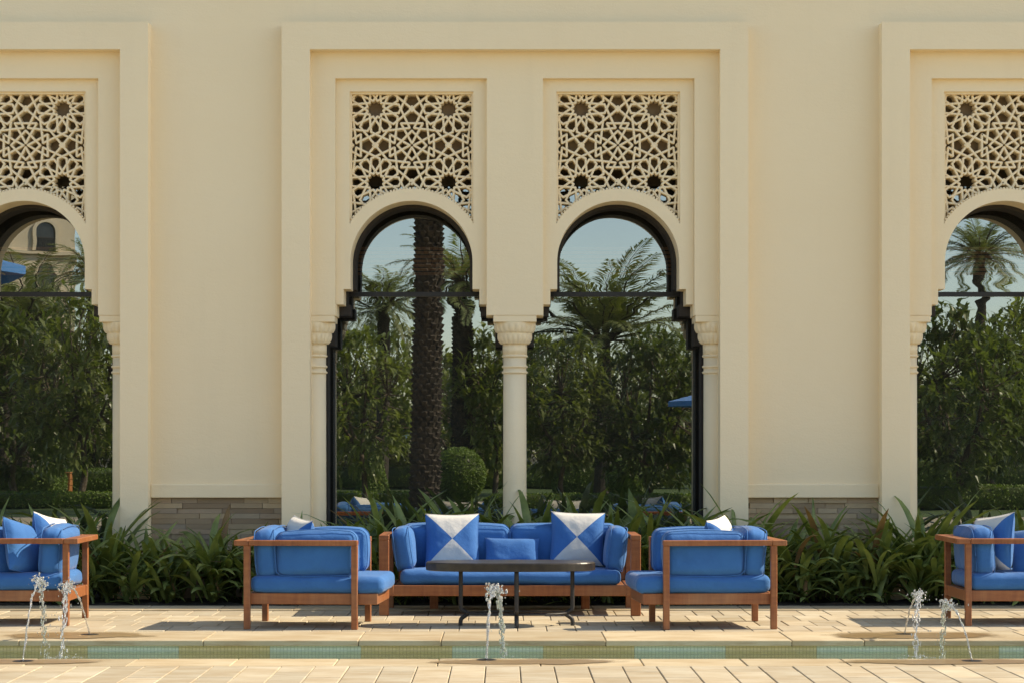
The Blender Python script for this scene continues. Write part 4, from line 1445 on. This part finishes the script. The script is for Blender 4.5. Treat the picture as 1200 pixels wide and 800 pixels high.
def parasol(loc, h, r, rise, label):
    o = empty('parasol', loc); tag(o, label, 'parasol')
    m = MB(); m.tube([(0, 0, 0), (0, 0, h + rise + .06)], .03, 10); m.build('pole', MAT['pole'], o, True)
    m = MB(); m.lathe([(.30, 0), (.30, .05), (.06, .09), (.05, .3)], 20); m.build('base', MAT['iron'], o)
    m = MB(); n = 8; vs = [(0, 0, h + rise)]; fs = []
    for ring_, (k, z) in enumerate(((.5, .46), (1.0, 0.0), (1.0, -.10))):
        for i in range(n * 2):
            a = math.pi * i / n; sag = (0.965 if i % 2 else 1.0)
            vs.append((r * k * sag * math.cos(a), r * k * sag * math.sin(a), h + rise * z * (.97 if i % 2 else 1) if ring_ < 2 else h + z))
    N2 = n * 2
    for i in range(N2):
        i2 = (i + 1) % N2
        fs.append((0, 1 + i, 1 + i2))
        for q in range(2): fs.append((1 + q * N2 + i, 1 + (q + 1) * N2 + i, 1 + (q + 1) * N2 + i2, 1 + q * N2 + i2))
    m.add(vs, fs); m.build('canopy', MAT['parasol'], o)
    for i in range(n):
        a = 2 * math.pi * i / n; m = MB()
        m.tube([(0, 0, h + rise - .04), (r * .98 * math.cos(a), r * .98 * math.sin(a), h - .015)], .011, 5); m.build('rib', MAT['pole'], o)
parasol((X(30, 25.5) - 1.6, 2 * GL - 25.5, 0), Z(312, 25.5), 1.6, .50, 'large blue parasol on a tall pole before the pale villa')
parasol((X(783, 44) + 1.25, 2 * GL - 44, 0), Z(470, 44), 1.25, .36, 'small blue parasol in the garden half hidden by the arcade column')
parasol((X(462, 84), 2 * GL - 84, 0), 1.75, 1.3, .35, 'low blue parasol glimpsed between the frangipani and the thick palm')

# pale villa across the garden, turned a little towards the sun
DV = 92.0; yv = 2 * GL - DV
vl = empty('villa', (X(88, DV), yv, 0), R(-33)); tag(vl, 'pale stone villa with arched balcony windows across the garden', 'building')
mb = MB(); mb.box(-30, 0, -9, 0, -.3, 14.5); mb.build('wall', MAT['stone'], vl)
for zc in (Z(297, DV), Z(352, DV)):
    mb = MB(); mb.box(-30, .12, 0, .22, zc - .12, zc); mb.build('string_course', MAT['stone'], vl)
mb = MB(); mb.box(-30, .3, -9, .3, 14.5, 14.9); mb.build('roof', MAT['stone'], vl)
def v_arch(xc, zb, hh, w2):
    m = MB()
    pts = [(-w2, 0), (w2, 0)] + [(w2 * math.cos(t), hh + w2 * math.sin(t)) for t in [math.pi * j / 12 for j in range(13)]]
    n = len(pts)
    m.add([(xc + a, .03, zb + b) for a, b in pts] + [(xc + a, -.05, zb + b) for a, b in pts], [tuple(range(n))] + [(j, j + n, (j + 1) % n + n, (j + 1) % n) for j in range(n)])
    wdw = m.build('window', MAT['dark_pane'], vl)
    m = MB()
    for t in range(12):
        a0, a1 = math.pi * t / 12, math.pi * (t + 1) / 12
        vs = []
        for yy in (0, .14):
            for (rr, aa) in ((w2 + .005, a0), (w2 + .16, a0), (w2 + .16, a1), (w2 + .005, a1)):
                vs.append((xc + rr * math.cos(aa), yy, zb + hh + rr * math.sin(aa)))
        m.add(vs, MB.BF)
    for s in (-1, 1):
        a, b_ = sorted((xc + s * (w2 + .005), xc + s * (w2 + .16))); m.box(a, b_, 0, .141, zb, zb + hh)
    m.build('frame', MAT['stone'], wdw)
    m = MB()
    m.box(xc - w2, xc + w2, .10, .12, zb + .52, zb + .56)
    for i in range(9): m.box(xc - w2 + 2 * w2 * (i + .4) / 9, xc - w2 + 2 * w2 * (i + .4) / 9 + .025, .10, .12, zb, zb + .52)
    m.build('railing', MAT['iron'], wdw)
for i in range(6):
    xc = -1.35 - i * 2.1
    v_arch(xc, Z(296, DV) + .01, .78, .42)
    v_arch(xc, Z(351, DV) + .01, 1.0, .42)
    m = MB(); m.box(xc - .45, xc + .45, -.05, .03, 1.0, 2.9); w_ = m.build('window', MAT['dark_pane'], vl)
    m = MB(); m.box(xc - .6, xc + .6, 0, .12, 2.9, 3.05); m.build('lintel', MAT['stone'], w_)
